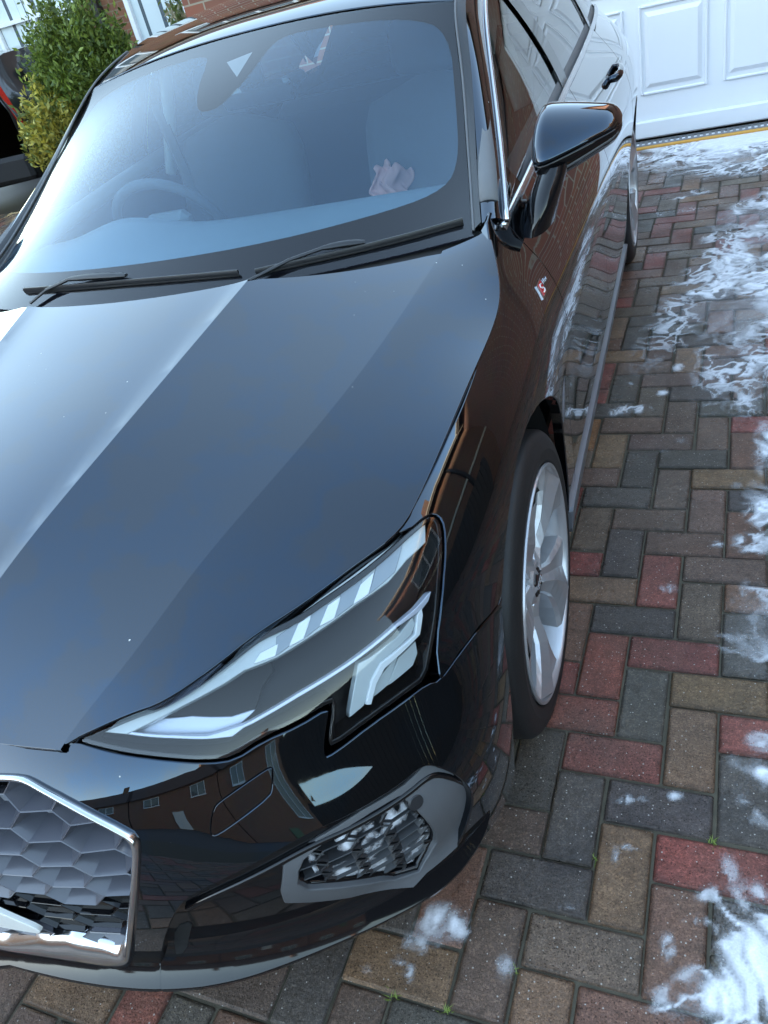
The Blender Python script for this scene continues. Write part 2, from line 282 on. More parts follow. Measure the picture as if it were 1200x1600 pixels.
def area2(P): x,y=P[:,0],P[:,1]; return .5*np.sum(x*np.roll(y,-1)-np.roll(x,-1)*y)
def inside(pts,poly):
    x,y=pts[:,0],pts[:,1]; r=np.zeros(len(pts),bool); n=len(poly)
    for i in range(n):
        x1,y1=poly[i]; x2,y2=poly[(i+1)%n]
        if y1==y2: continue
        c=((y1>y)!=(y2>y))&(x<(x2-x1)*(y-y1)/(y2-y1)+x1); r^=c
    return r
def shrink(poly,d):
    """move an outline inwards by d"""
    P=np.array(poly,float)
    if area2(P)<0: P=P[::-1]
    t=np.roll(P,-1,0)-np.roll(P,1,0); t/=np.linalg.norm(t,axis=1,keepdims=True)+1e-9
    return P+np.stack([-t[:,1],t[:,0]],-1)*d
def panel_data(pf,nf,poly,holes=(),sp=.02,bsp=None,flange=.012,rnd=.0025,noflange=None):
    bsp=bsp or sp*.5
    loops=[]
    P=densify(poly,bsp); 
    if area2(P)<0: P=P[::-1]
    loops.append(P)
    for h in holes:
        H=densify(h,bsp)
        if area2(H)>0: H=H[::-1]
        loops.append(H)
    pts=[];edges=[]
    for L in loops:
        b=len(pts); pts+=list(map(tuple,L)); edges+=[(b+i,b+(i+1)%len(L)) for i in range(len(L))]
    lo,hi=P.min(0),P.max(0)
    gx,gy=np.meshgrid(np.arange(lo[0]+sp/2,hi[0],sp),np.arange(lo[1]+sp/2,hi[1],sp)); g=np.stack([gx.ravel(),gy.ravel()],-1)
    ok=inside(g,loops[0])
    for L in loops[1:]: ok&=~inside(g,L)
    g=g[ok]
    if len(g):
        B=np.concatenate(loops); keep=np.ones(len(g),bool)
        for i in range(0,len(g),2000):
            d=((g[i:i+2000,None]-B[None])**2).sum(-1).min(1); keep[i:i+2000]=d>(bsp*.8)**2
        g=g[keep]; pts+=list(map(tuple,g))
    v,e,f,_,_,_=delaunay_2d_cdt([Vector(p) for p in pts],edges,[],0,1e-7)
    v=np.array([[p.x,p.y] for p in v]); f=np.array([t for t in f if len(t)==3])
    cen=v[f].mean(1); ok=inside(cen,loops[0])
    for L in loops[1:]: ok&=~inside(cen,L)
    f=f[ok]
    a=v[f]; ar=(a[:,1,0]-a[:,0,0])*(a[:,2,1]-a[:,0,1])-(a[:,2,0]-a[:,0,0])*(a[:,1,1]-a[:,0,1])
    f=np.where((ar<0)[:,None],f[:,::-1],f); f=f[np.abs(ar)>1e-12]
    V=list(pf(v[:,0],v[:,1])); N=nf(v[:,0],v[:,1]); F=[tuple(t) for t in f]; LN=[N[i] for t in f for i in t]
    if flange>0:
        for L in loops:
            p=pf(L[:,0],L[:,1]); n=nf(L[:,0],L[:,1]); t=np.roll(p,-1,0)-np.roll(p,1,0); t/=np.linalg.norm(t,axis=1,keepdims=True)+1e-12
            o=np.cross(t,n); b=len(V); m=len(L)
            V+=list(p); V+=list(p+o*rnd*.8-n*rnd); V+=list(p+o*rnd*.8-n*(rnd+flange))
            for i in range(m):
                j=(i+1)%m
                if noflange is not None and noflange(L[i]) and noflange(L[j]): continue
                F.append((b+i,b+m+i,b+m+j,b+j)); LN+=[n[i],o[i],o[j],n[j]]
                F.append((b+m+i,b+2*m+i,b+2*m+j,b+m+j)); LN+=[o[i],o[i],o[j],o[j]]
    return np.array(V),F,np.array(LN)
def mirror_data(d):
    V,F,LN=d; V2=V*[-1,1,1]; F2=[];L2=[];k=0
    for f in F:
        n=len(f); F2.append(tuple(f[::-1])); L2+=list(LN[k:k+n][::-1]); k+=n
    return V2,F2,np.array(L2)*[-1,1,1]
def join_data(ds):
    V=[];F=[];L=[]
    for v,f,l in ds:
        b=len(V); V+=list(v); F+=[tuple(i+b for i in t) for t in f]; L+=list(l)
    return np.array(V),F,np.array(L)
def pobj(name,d,mat,parent): return mk(name,d[0],d[1],mat,parent,True,d[2])
def body_panel(poly,holes=(),off=0.0,**k):
    return panel_data(lambda u,z:body(u,z,off),body_n,poly,holes,**k)
# ---------------------------------------------------------------- materials
def nodes(m): return m.node_tree.nodes, m.node_tree.links
def mat(name,col,rough=.5,metal=0,ior=1.5,coat=0,coat_r=.02,spec=None,trans=0,alpha=1,bump=0,bscale=200,var=0,vscale=4):
    m=bpy.data.materials.new(name); m.use_nodes=True; N,L=nodes(m); b=N['Principled BSDF']
    b.inputs['Base Color'].default_value=(*col,1); b.inputs['Roughness'].default_value=rough; b.inputs['Metallic'].default_value=metal; b.inputs['IOR'].default_value=ior
    b.inputs['Coat Weight'].default_value=coat; b.inputs['Coat Roughness'].default_value=coat_r; b.inputs['Transmission Weight'].default_value=trans; b.inputs['Alpha'].default_value=alpha
    tc=None
    if bump or var:
        tc=N.new('ShaderNodeTexCoord')
    if bump:
        n=N.new('ShaderNodeTexNoise'); n.inputs['Scale'].default_value=bscale; n.inputs['Detail'].default_value=3; L.new(tc.outputs['Object'],n.inputs['Vector'])
        bp=N.new('ShaderNodeBump'); bp.inputs['Strength'].default_value=bump; bp.inputs['Distance'].default_value=.002; L.new(n.outputs['Fac'],bp.inputs['Height']); L.new(bp.outputs[0],b.inputs['Normal'])
    if var:
        n=N.new('ShaderNodeTexNoise'); n.inputs['Scale'].default_value=vscale; n.inputs['Detail'].default_value=6; L.new(tc.outputs['Object'],n.inputs['Vector'])
        mx=N.new('ShaderNodeMix'); mx.data_type='RGBA'; mx.inputs[6].default_value=(*[c*(1-var) for c in col],1); mx.inputs[7].default_value=(*[min(1,c*(1+var)) for c in col],1)
        L.new(n.outputs['Fac'],mx.inputs[0]); L.new(mx.outputs[2],b.inputs['Base Color'])
    return m
def glass(name,tint,ior=1.5,rough=0.0,refl=(1,1,1),fixed=None):
    m=bpy.data.materials.new(name); m.use_nodes=True; N,L=nodes(m); N.remove(N['Principled BSDF']); out=N['Material Output']
    fr=N.new('ShaderNodeFresnel'); fr.inputs['IOR'].default_value=ior; tr=N.new('ShaderNodeBsdfTransparent'); tr.inputs[0].default_value=(*tint,1)
    gl=N.new('ShaderNodeBsdfGlossy'); gl.inputs['Roughness'].default_value=rough; gl.inputs[0].default_value=(*refl,1); mx=N.new('ShaderNodeMixShader')
    ge=N.new('ShaderNodeNewGeometry'); mr=N.new('ShaderNodeMapRange'); mr.inputs[3].default_value=ior; mr.inputs[4].default_value=1/ior; L.new(ge.outputs['Backfacing'],mr.inputs[0]); L.new(mr.outputs[0],fr.inputs[0])   # same reflectance from both sides of a thin pane
    if fixed is None: L.new(fr.outputs[0],mx.inputs[0])
    else: mx.inputs[0].default_value=fixed
    L.new(tr.outputs[0],mx.inputs[1]); L.new(gl.outputs[0],mx.inputs[2]); L.new(mx.outputs[0],out.inputs[0]); return m
PAINT=mat('black_paint',(.0015,.0015,.0018),.012,0,1.45,1.0,.010); PAINT.node_tree.nodes['Principled BSDF'].inputs['Specular Tint'].default_value=(.20,.56,1.0,1); PAINT.node_tree.nodes['Principled BSDF'].inputs['Coat IOR'].default_value=1.5   # black; blue specular tint put in to deepen the reflected sky, under clear coat
def dusty(m,amount=.5):
    """sparse dust specks and faint dried-water film on glossy paint"""
    N,L=nodes(m); b=N['Principled BSDF']; tc=N.new('ShaderNodeTexCoord'); v=N.new('ShaderNodeTexVoronoi'); v.inputs['Scale'].default_value=34; L.new(tc.outputs['Object'],v.inputs['Vector'])
    sp=N.new('ShaderNodeSeparateColor'); L.new(v.outputs['Color'],sp.inputs[0])
    r=N.new('ShaderNodeMath'); r.operation='MULTIPLY'; L.new(sp.outputs[1],r.inputs[0]); r.inputs[1].default_value=.055
    a=N.new('ShaderNodeMath'); a.operation='LESS_THAN'; L.new(v.outputs['Distance'],a.inputs[0]); L.new(r.outputs[0],a.inputs[1])
    g=N.new('ShaderNodeMath'); g.operation='GREATER_THAN'; L.new(sp.outputs[0],g.inputs[0]); g.inputs[1].default_value=.80
    m2=N.new('ShaderNodeMath'); m2.operation='MULTIPLY'; L.new(a.outputs[0],m2.inputs[0]); L.new(g.outputs[0],m2.inputs[1])
    df=N.new('ShaderNodeBsdfDiffuse'); df.inputs[0].default_value=(.45,.45,.43,1); mx=N.new('ShaderNodeMixShader'); L.new(m2.outputs[0],mx.inputs[0]); L.new(b.outputs[0],mx.inputs[1]); L.new(df.outputs[0],mx.inputs[2]); L.new(mx.outputs[0],N['Material Output'].inputs[0])
    n=N.new('ShaderNodeTexNoise'); n.inputs['Scale'].default_value=7; n.inputs['Detail'].default_value=8; L.new(tc.outputs['Object'],n.inputs['Vector']); rm=N.new('ShaderNodeMapRange'); L.new(n.outputs['Fac'],rm.inputs[0]); rm.inputs[1].default_value=.45; rm.inputs[2].default_value=.8; rm.inputs[3].default_value=.010; rm.inputs[4].default_value=.05; L.new(rm.outputs[0],b.inputs['Coat Roughness'])
dusty(PAINT)
GLOSSB=mat('gloss_black_plastic',(.005,.005,.006),.06,0,1.45)
SATINB=mat('satin_black_plastic',(.016,.017,.019),.42,0,1.5,bump=.15,bscale=900)
MATTEB=mat('matte_black',(.010,.010,.011),.75)
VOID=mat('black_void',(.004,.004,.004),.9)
GREYP=mat('grey_trim_plastic',(.088,.092,.097),.5,0,1.5,bump=.1,bscale=1200,var=.15,vscale=30)
CHROME=mat('satin_chrome',(.62,.63,.65),.16,1.0,var=.06,vscale=40)
ALU=mat('satin_aluminium_trim',(.55,.56,.58),.24,1.0)
GRILLEM=mat('grille_plastic',(.082,.085,.102),.28,0,1.5,coat=.5,coat_r=.12)
RUBBER=mat('tyre_rubber',(.0085,.0085,.009),.55,bump=.3,bscale=250,var=.35,vscale=14)
WHEELM=mat('silver_wheel_paint',(.46,.47,.49),.30,.6,coat=.6,var=.05,vscale=20)
WHEELD=mat('brake_metal',(.12,.115,.11),.45,.9)
SCREEN=glass('windscreen_glass',(.92,.96,.97),1.5); FILM=glass('solar_film',(.70,.92,1.0),1.5,0,(.24,.62,1.0),.072); DARKG=glass('cabin_dark_glass',(.10,.11,.11),1.75); SIDEG=glass('side_window_glass',(.42,.46,.45),1.75); LENS=glass('headlight_lens',(.90,.93,.94),1.5)  # near-black tint of the rear panes stands in for the unlit cabin
GUIDE=mat('frosted_light_guide',(.62,.66,.68),.22,0,1.5,coat=.5)
GUIDED=mat('smoked_light_guide',(.40,.45,.46),.25,0,1.5,coat=.5)
REFL=mat('pale_reflector',(.46,.50,.58),.25,.3)
BEZEL=mat('headlight_bezel',(.006,.006,.007),.5,0,1.3)
FRIT=mat('screen_border',(.004,.004,.006),.9,ior=1.1)
DASH=mat('dashboard_plastic',(.11,.115,.12),.6,bump=.2,bscale=700)
SEATM=mat('seat_cloth',(.05,.05,.055),.85,bump=.3,bscale=500)
PALEIN=mat('pale_pillar_trim',(.34,.35,.34),.7)
GUIDEG=mat('grey_light_guide',(.20,.24,.27),.25,0,1.5,coat=.5)
REDM=mat('badge_red',(.55,.015,.02),.25,coat=.8)
# ================================================================ THE CAR
car=empty('car'); tag(car,'glossy black hatchback with chrome hexagon grille parked on the block paving','car')
def both(name,d,m,parent,parent_r=None):
    return pobj(name,d,m,parent), pobj(name,mirror_data(d),m,parent_r or parent)
def arch_y(z,c,front):
    rx=.400 if front else .383
    return c+(-1 if front else 1)*rx*math.sqrt(max(0,1-((z-.318)/.383)**2))
uy=u_at_y
def arch_pts(c,z0,z1,front,n=14):
    """outline points of a wheel arch between two heights"""
    out=[]
    a0,a1=[math.asin(max(-1,min(1,(z-.318)/.383))) for z in(z0,z1)]
    for k in range(n+1):
        a=a0+(a1-a0)*k/n; z=.318+.383*math.sin(a); out.append((uy(arch_y(z,c,front),z),z))
    return out
# ---- bonnet (three strips a side, meeting in the two crease lines)
def yr(x): return .165+.36*x*x+.35*max(0,abs(x)-.66)
yfr=-.776
def bon_strip(strip):
    pf=lambda x,y:bonnet_p(x,y,strip); nf=lambda x,y:bonnet_n(x,y,strip)
    ys=np.linspace(yfr,.30,60)
    if strip==0:
        poly=[(0,yfr)]+[(float(BX1(yfr)),yfr)]
        L=[(float(BX1(y)),y) for y in ys if y<yr(float(BX1(y)))]; poly=[(0,yfr)]+L+[(x,yr(x)) for x in np.linspace(float(BX1(L[-1][1])),0,12)]
        nfl=lambda p:p[0]<1e-4 or abs(p[0]-float(BX1(p[1])))<2e-3
    elif strip==1:
        L1=[(float(BX1(y)),y) for y in np.linspace(yfr,.30,60) if y<yr(float(BX1(y)))]; L2=[(float(BX2(y)),y) for y in np.linspace(yfr+.012,.45,70) if y<yr(float(BX2(y)))]
        poly=L2+[(x,yr(x)) for x in np.linspace(L2[-1][0],L1[-1][0],14)[1:-1]]+L1[::-1]
        nfl=lambda p:abs(p[0]-float(BX1(p[1])))<2e-3 or abs(p[0]-float(BX2(p[1])))<2e-3
    else:
        L2=[(float(BX2(y)),y) for y in np.linspace(-.757,.45,70) if y<yr(float(BX2(y)))]
        e=chaikin([(b[1]-.0025,b[0]) for b in BEDGE],2,False)
        poly=list(map(tuple,e))+[(x,yr(x)) for x in np.linspace(e[-1][0],L2[-1][0],6)[1:]]+L2[::-1]
        nfl=lambda p:abs(p[0]-float(BX2(p[1])))<2e-3
    return panel_data(pf,nf,poly,sp=.022,bsp=.012,flange=.016,rnd=.004,noflange=nfl)
bd=[bon_strip(i) for i in range(3)]
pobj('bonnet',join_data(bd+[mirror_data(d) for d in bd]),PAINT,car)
X,Y=np.meshgrid(np.linspace(-.70,.70,30),np.linspace(-.70,.30,24)); X=X*np.interp(Y,[-.70,-.55,-.35,.3],[.50,.72,.98,1.0]); Z=BZ2(Y)-.06-.05*(np.abs(X)/.7)**2
MB().grid(np.stack([X,Y,Z],-1).transpose(1,0,2)).build('bonnet_liner',VOID,car,True)
# ---- front bumper
grO=[(0.0,.667)]+UV['grille_out'][:-1]+[(.12,.2925),(0.0,.2935)]
grI=[(0.0,.651)]+UV['grille_in'][:-1]+[(.12,.314),(0.0,.3155)]
def rnd_open(L,n=2): return list(map(tuple,chaikin(L,n,False)))
grO=rnd_open(grO,1); grI=rnd_open(grI,1)
ins=chaikin(UV['insert'],2); tow=chaikin(UV['tow'],1)
hl=list(map(tuple,UV['bumper_hl'][2:])); za=.566
poly=[(0,.689),(.2,.690),(.33,.692),(.40,.694)]+rnd_open(hl,1)+[(uy(arch_y(.563,0,True),.563),.563)]+arch_pts(0,.55,.215,True,12)+[(uy(-.40,.2),.198),(.97,.225),(.7,.240),(.5,.240),(.25,.236),(0,.234)]+grO[::-1]
cen=lambda p:p[0]<2e-3
bump=body_panel(poly,[ins,tow],sp=.018,bsp=.008,flange=.03,rnd=.003,noflange=cen)
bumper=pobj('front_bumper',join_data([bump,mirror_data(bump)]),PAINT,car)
both('tow_eye_cover',body_panel(shrink(tow,.0028),sp=.02,bsp=.006,flange=.008,rnd=.0015),PAINT,bumper)
hole=chaikin(UV['intake_hole'],1); fr_=np.array(UV['intake_frame'])
def num_n(pf):
    def f(u,z):
        e=.003;a=pf(u+e,z)-pf(u-e,z);b=pf(u,z+e)-pf(u,z-e);n=np.cross(a,b);return n/np.linalg.norm(n,axis=-1,keepdims=True)
    return f
ins_n=num_n(insert)
cove=np.array(rnd_open(UV['cove'],2)); both('bumper_insert',panel_data(insert,ins_n,cove,[hole],sp=.014,bsp=.007,flange=.02,rnd=.009),GLOSSB,bumper)
both('air_slot',panel_data(lambda u,z:insert(u,z,.0015),ins_n,chaikin(UV['slot'],1),sp=.015,bsp=.006,flange=.001,rnd=.001),VOID,bumper)
both('intake_surround',panel_data(lambda u,z:insert(u,z,.006),ins_n,shrink(fr_,.001),[shrink(hole,.0005)],sp=.02,bsp=.008,flange=.03,rnd=.003),GREYP,bumper)
ch=[(0,.301)]+[(u_,.301) for u_,z_ in UV['chin'][:5]]; ch=rnd_open(ch,1)+rnd_open(UV['chin'][5:]+[(0,.2465)],1)
chd=panel_data(insert,ins_n,ch,sp=.014,bsp=.008,flange=.02,rnd=.009,noflange=cen)
both_ridge=[(u_,z_-.016) for u_,z_ in rnd_open(UV['cove'][5:15],2)]
for s in(1,-1): MB().tube(np.array([insert(np.array(u_),np.array(z_),.003) for u_,z_ in both_ridge])*[s,1,1],.0055,8).build('insert_edge',GLOSSB,bumper,True)
pobj('front_lip',join_data([chd,mirror_data(chd)]),GLOSSB,bumper)
# honeycomb blades of the corner intake
def hexcell(pf,cu,cz,w,h,d0,d1,sh,up,rim):
    """one open funnel-shaped cell: thin front rim, walls running back to a smaller, raised opening"""
    a=np.array([(-.5,0),(-.27,-.5),(.27,-.5),(.5,0),(.27,.5),(-.27,.5)])
    r=[]
    for s,d,du in((1,d0,0),(1-rim,d0+.001,0),(sh,d1,up)):
        r.append(pf(cu+a[:,0]*w*s,cz+a[:,1]*h*s+du,np.full(6,d)))
    V=np.concatenate(r); F=[]
    for L in(0,1):
        for i in range(6): F.append((L*6+i,L*6+(i+1)%6,L*6+6+(i+1)%6,L*6+6+i))
    F.append(tuple(range(12,18)))
    return V,F
def poly_in(pt,P): return bool(inside(np.array([pt]),np.array(P))[0])
for s in(1,-1):
    ig=mk('intake_mesh',*[list(x) for x in(lambda d:(d[0]*[s,1,1],d[1] if s>0 else [f[::-1] for f in d[1]]))(panel_data(lambda u,z:insert(u,z,-.042),ins_n,shrink(hole,-.004),sp=.04,bsp=.02,flange=0))],VOID,bumper)
    for i in range(9):
        for j in range(9):
            cu=.585+.0525*i; cz=.265+.0255*j+(.01275 if i%2 else 0)+.12*(cu-.75)
            if not any(poly_in((cu+.028*a,cz+.014*b),hole) for a in(-1,0,1) for b in(-1,0,1)): continue
            if not poly_in((cu,cz),shrink(hole,-.012)): continue
            V,F=hexcell(lambda u,z,o:insert(u,z,o),cu,cz,.070,.0255,-.006,-.030,.66,.007,.10)
            V=V*[s,1,1]
            mk('intake_blade',V,F if s>0 else [f[::-1] for f in F],SATINB,ig,False)
    c=body(.872,.470,float(insert_off(.872,.470))+.004); n=body_n(np.array(.872),np.array(.470)); n=n*[s,1,1]; c=c*[s,1,1]
    mbs=MB().tube([c-n*.03,c+n*.0,c+n*.003],[.013,.013,.010],20); mbs.build('parking_sensor',SATINB,bumper,True,40)
# ---- grille
gr=empty('grille'); gr.parent=car
def resamp(L,n):
    L=np.array(L); t=np.concatenate([[0],np.cumsum(np.linalg.norm(np.diff(L,axis=0),axis=1))]); q=np.linspace(0,t[-1],n); return np.stack([np.interp(q,t,L[:,i]) for i in(0,1)],-1)
ra,rb=resamp(grO,150),resamp(grI,150); fr_rows=[]
for hh,of in((0,-.012),(0,0),(.10,.006),(.28,.0105),(.5,.0105),(.72,.006),(.90,-.002),(1.0,-.010),(1.0,-.034)):
    uv=ra*(1-hh)+rb*hh; fr_rows.append(body(uv[:,0],uv[:,1],of))
fr_rows=np.stack(fr_rows); MB().grid(fr_rows,flip=True).grid(fr_rows*[-1,1,1]).build('chrome_frame',CHROME,gr,True)
d=body_panel(grI,off=-.055,sp=.05,bsp=.03,flange=0); pobj('grille_backing',join_data([d,mirror_data(d)]),VOID,gr)
def sbody(u,z,o):
    sg=np.where(u<0,-1,1); p=body(np.abs(u),z,o); return p*np.stack([sg,np.ones_like(sg),np.ones_like(sg)],-1)
gfull=np.array(grI+[(-a,b) for a,b in grI[::-1]])
for i in range(-7,8):
    for j in range(0,11):
        cu=i*.0735; cz=.300+.0405*j+(.02025 if i%2 else 0)
        if not poly_in((cu,cz),gfull) and not poly_in((cu*.93,cz),gfull): continue
        flat=.375<cz<.478
        V,F=hexcell(sbody,np.array(cu),cz,.098,.0405,-.016 if flat else -.008,-.022 if flat else -.046,.9 if flat else .52,.001 if flat else .0105,.05)
        mk('grille_cell',V,F,GLOSSB if flat else GRILLEM,gr,False)
plate=[(0,.4945),(.135,.4945),(.185,.452),(.255,.397),(.262,.386),(.255,.379),(.14,.377),(0,.377)]
WPLATE=mat('number_plate_white',(.78,.78,.74),.3,var=.05,vscale=30)
d=body_panel(plate,off=.002,sp=.03,bsp=.012,flange=.006,rnd=.002,noflange=cen); pobj('number_plate',join_data([d,mirror_data(d)]),WPLATE,gr)
# ---- headlights
lens=UV['lens']; lens=chaikin(lens,1)
HL=[]
for s in(1,-1):
    h=empty('headlight'); h.parent=car; HL.append(h)
    M_=(lambda d:d) if s>0 else mirror_data
    pobj('housing',M_(body_panel(shrink(lens,.001),off=-.050,sp=.03,bsp=.012,flange=0)),BEZEL,h)
    rim=body_panel(shrink(lens,-.001),[shrink(lens,.0025)],off=-.004,sp=.012,bsp=.006,flange=.046,rnd=.002); pobj('bezel',M_(rim),GLOSSB,h)
    for k,(nm,of,m_) in {'drl_top':('light_guide',-.010,GUIDED),'arrow_line':('light_strip',-.012,REFL),'guide_a':('light_guide',-.016,GUIDED),'guide_b':('light_strip',-.012,GUIDE),'guide_c':('light_guide',-.020,GUIDED),'guide_d':('light_guide',-.020,GUIDED),'shelf':('reflector',-.030,REFL)}.items():
        pobj(nm,M_(body_panel(UV[k],off=of,sp=.012,bsp=.006,flange=.012,rnd=.002)),m_,h)
    for k in range(4): pobj('light_segment',M_(body_panel(UV['drl_grey%d'%k],off=-.008,sp=.012,bsp=.006,flange=.002,rnd=.001)),GUIDEG,h)
    for k in range(4): pobj('light_cell',M_(body_panel(UV['drl_cell%d'%k],off=-.007,sp=.012,bsp=.006,flange=.005,rnd=.001)),GUIDE,h)
    pobj('projector',M_(body_panel(UV['projector'],off=-.034,sp=.012,bsp=.008,flange=.012)),VOID,h)
    lo=pobj('lens',M_(body_panel(lens,off=-.001,sp=.016,bsp=.007,flange=.004,rnd=.002)),LENS,h)
# ---- wings (front fenders), doors, rear quarters
shut=[(uy(b[0],b[2])+.003,b[2]-.004) for b in BEDGE[7:-1]]+[(uy(.415,.937),.937),(uy(.448,.946),.946)]
dsh=[(.478,.920),(.484,.885),(.500,.82),(.4985,.75),(.492,.65),(.499,.5),(.502,.35),(.50,.215)]
fend=rnd_open(UV['fender_seam'][::-1],1)[:0]+[UV['fender_seam'][2]]+[UV['fender_seam'][1],UV['fender_seam'][0],(uy(arch_y(.567,0,True),.570),.570)]+arch_pts(0,.58,.7009,True,8)[0:]+arch_pts(0,.7,.22,False,14)+[(uy(.38,.205),.205)]+[(uy(y-.0025,z),z) for y,z in dsh[::-1]]+shut[::-1]+rnd_open(UV['fender_hl'][::-1],1)
fd=body_panel(fend,sp=.018,bsp=.009,flange=.02,rnd=.0035)
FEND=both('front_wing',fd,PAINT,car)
BLz=cs([.44,.9,1.3,1.8,2.34,2.8,3.0],[.915,.955,.980,1.0,1.018,1.026,1.028])
def BLp(y):
    z=float(BLz(y)); return body(uy(y,z),z)
TLc=[cs([.44,.70,.883,1.10,1.25,1.5,1.9,2.3,2.6,2.85,3.0,3.2],v) for v in([.793,.742,.702,.655,.628,.604,.592,.594,.614,.655,.695,.72],[.918,1.018,1.095,1.20,1.262,1.325,1.35,1.332,1.27,1.16,1.06,1.03])]
def TL(y): return np.array([float(TLc[0](y)),y,float(TLc[1](y))])
ybp=1.47; yrd=2.36
fdoor=[(uy(y+.0025,z),z) for y,z in dsh]+[(uy(y,.212),.212) for y in np.linspace(.6,ybp-.02,8)]+[(uy(ybp,z),z) for z in np.linspace(.215,.975,12)]+[(uy(y,float(BLz(y))-.010),float(BLz(y))-.010) for y in np.linspace(ybp,.50,16)]
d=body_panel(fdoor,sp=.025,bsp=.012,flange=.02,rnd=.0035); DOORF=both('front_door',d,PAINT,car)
rar=[(uy(y,z),z) for y,z in((2.262,.36),(2.275,.44),(2.31,.53),(2.355,.60),(2.375,.68),(2.375,.8),(2.375,.9),(2.365,1.0))]
rdoor=[(uy(ybp+.005,z),z) for z in np.linspace(.975,.215,12)]+[(uy(y,.212),.212) for y in np.linspace(ybp+.05,2.22,7)]+rar+[(uy(y,float(BLz(y))-.010),float(BLz(y))-.010) for y in np.linspace(2.36,ybp+.005,14)]
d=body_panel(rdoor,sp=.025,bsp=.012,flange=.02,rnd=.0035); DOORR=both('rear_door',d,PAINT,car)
q=[(u+.005,z) for u,z in rar[::-1]]+arch_pts(2.636,.40,.7009,True,9)[0:]+arch_pts(2.636,.70,.22,False,14)+[(uy(3.05,.2),.2),(UMAX-.02,.2),(UMAX,.2),(UMAX,1.035),(UMAX-.4,1.035),(uy(3.2,1.03),1.03),(uy(2.9,1.02),1.02),(uy(2.6,1.012),1.012)]
d=body_panel(q,sp=.035,bsp=.015,flange=.02,rnd=.0035,noflange=lambda p:p[0]>UMAX-.003); both('rear_quarter',d,PAINT,car)
sill=[(uy(y,.20),.212) for y in np.linspace(.385,2.24,12)][::-1]+[(uy(y,.16),.152) for y in np.linspace(.375,2.25,12)]
both('side_sill',body_panel(sill,off=.010,sp=.02,bsp=.012,flange=.02),mat('sill_trim',(.16,.165,.18),.35,.3),car)
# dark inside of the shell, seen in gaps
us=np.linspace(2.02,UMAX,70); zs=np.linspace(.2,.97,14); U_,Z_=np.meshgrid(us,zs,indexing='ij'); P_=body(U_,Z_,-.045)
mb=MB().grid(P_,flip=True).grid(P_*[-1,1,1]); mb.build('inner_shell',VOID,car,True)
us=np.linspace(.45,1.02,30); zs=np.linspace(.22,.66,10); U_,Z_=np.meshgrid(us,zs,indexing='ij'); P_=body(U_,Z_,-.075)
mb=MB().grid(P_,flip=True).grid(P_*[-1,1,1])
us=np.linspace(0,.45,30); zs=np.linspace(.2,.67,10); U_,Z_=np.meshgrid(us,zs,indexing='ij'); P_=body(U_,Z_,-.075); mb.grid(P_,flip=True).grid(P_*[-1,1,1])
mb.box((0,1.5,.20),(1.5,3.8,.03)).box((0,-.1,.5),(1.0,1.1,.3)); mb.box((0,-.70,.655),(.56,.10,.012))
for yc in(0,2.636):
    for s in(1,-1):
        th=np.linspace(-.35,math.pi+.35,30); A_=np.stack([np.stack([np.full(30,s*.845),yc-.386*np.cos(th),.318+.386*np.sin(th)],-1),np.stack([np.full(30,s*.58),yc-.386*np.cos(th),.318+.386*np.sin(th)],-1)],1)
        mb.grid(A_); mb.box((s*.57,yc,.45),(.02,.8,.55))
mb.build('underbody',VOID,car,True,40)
# ---- glasshouse
def kf(L): 
    L=np.array(L); t=np.concatenate([[0],np.cumsum(np.linalg.norm(np.diff(L,axis=0),axis=1))]); t/=t[-1]; f=[cs(t,L[:,i]) for i in range(3)]
    return lambda k: np.stack([g(np.asarray(k,float)) for g in f],-1)
RLc=[cs([1.105,1.3,1.6,2.0,2.5,3.0,3.2],v) for v in([.585,.575,.565,.56,.56,.555,.55],[1.288,1.343,1.385,1.40,1.375,1.29,1.235])]
RL=lambda y:np.array([float(RLc[0](y)),y,float(RLc[1](y))])
I_=kf([screen(1.0,t) for t in(0.02,.25,.5,.75,1)]+[RL(y) for y in(1.3,1.6,2.0,2.5,3.0,3.2)])
O_=kf([TL(y) for y in(.455,.62,.80,.98,1.19,1.37,1.64,2.0,2.5,2.9,3.15)])
def rail(h,k,off=0.0):
    a,b=I_(k),O_(k); h=np.asarray(h,float)[...,None]; p=a*(1-h)+b*h
    n=np.cross(np.stack([np.zeros_like(k),np.ones_like(k)*1.0,np.ones_like(k)*.2],-1),b-a); n/=np.linalg.norm(n,axis=-1,keepdims=True); n*=np.sign(n[...,:1])
    return p+n*(.016*4*h*(1-h)+off)
def strip_panel(h0,h1,k0,k1,off,nh=8,nk=110):
    H,K=np.meshgrid(np.linspace(h0,h1,nh),np.linspace(k0,k1,nk),indexing='ij'); return rail(H,K,off)
PILLAR=[]
for s in(1,-1):
    m_=MB().grid(strip_panel(.22,1.0,0,1,0)*[s,1,1],flip=(s<0)); p=m_.build('pillar_and_roof_rail',PAINT,car,True); PILLAR.append(p)
    MB().grid(strip_panel(-.02,.24,0,.36,.004,5,60)*[s,1,1],flip=(s<0)).build('windscreen_side_trim',SATINB,p,True)
    K=np.linspace(0,.36,40); e=rail(np.full(40,.0),K,.004)*[s,1,1]; MB().tube(e,.0032,6).build('windscreen_seal',GREYP,p,True)
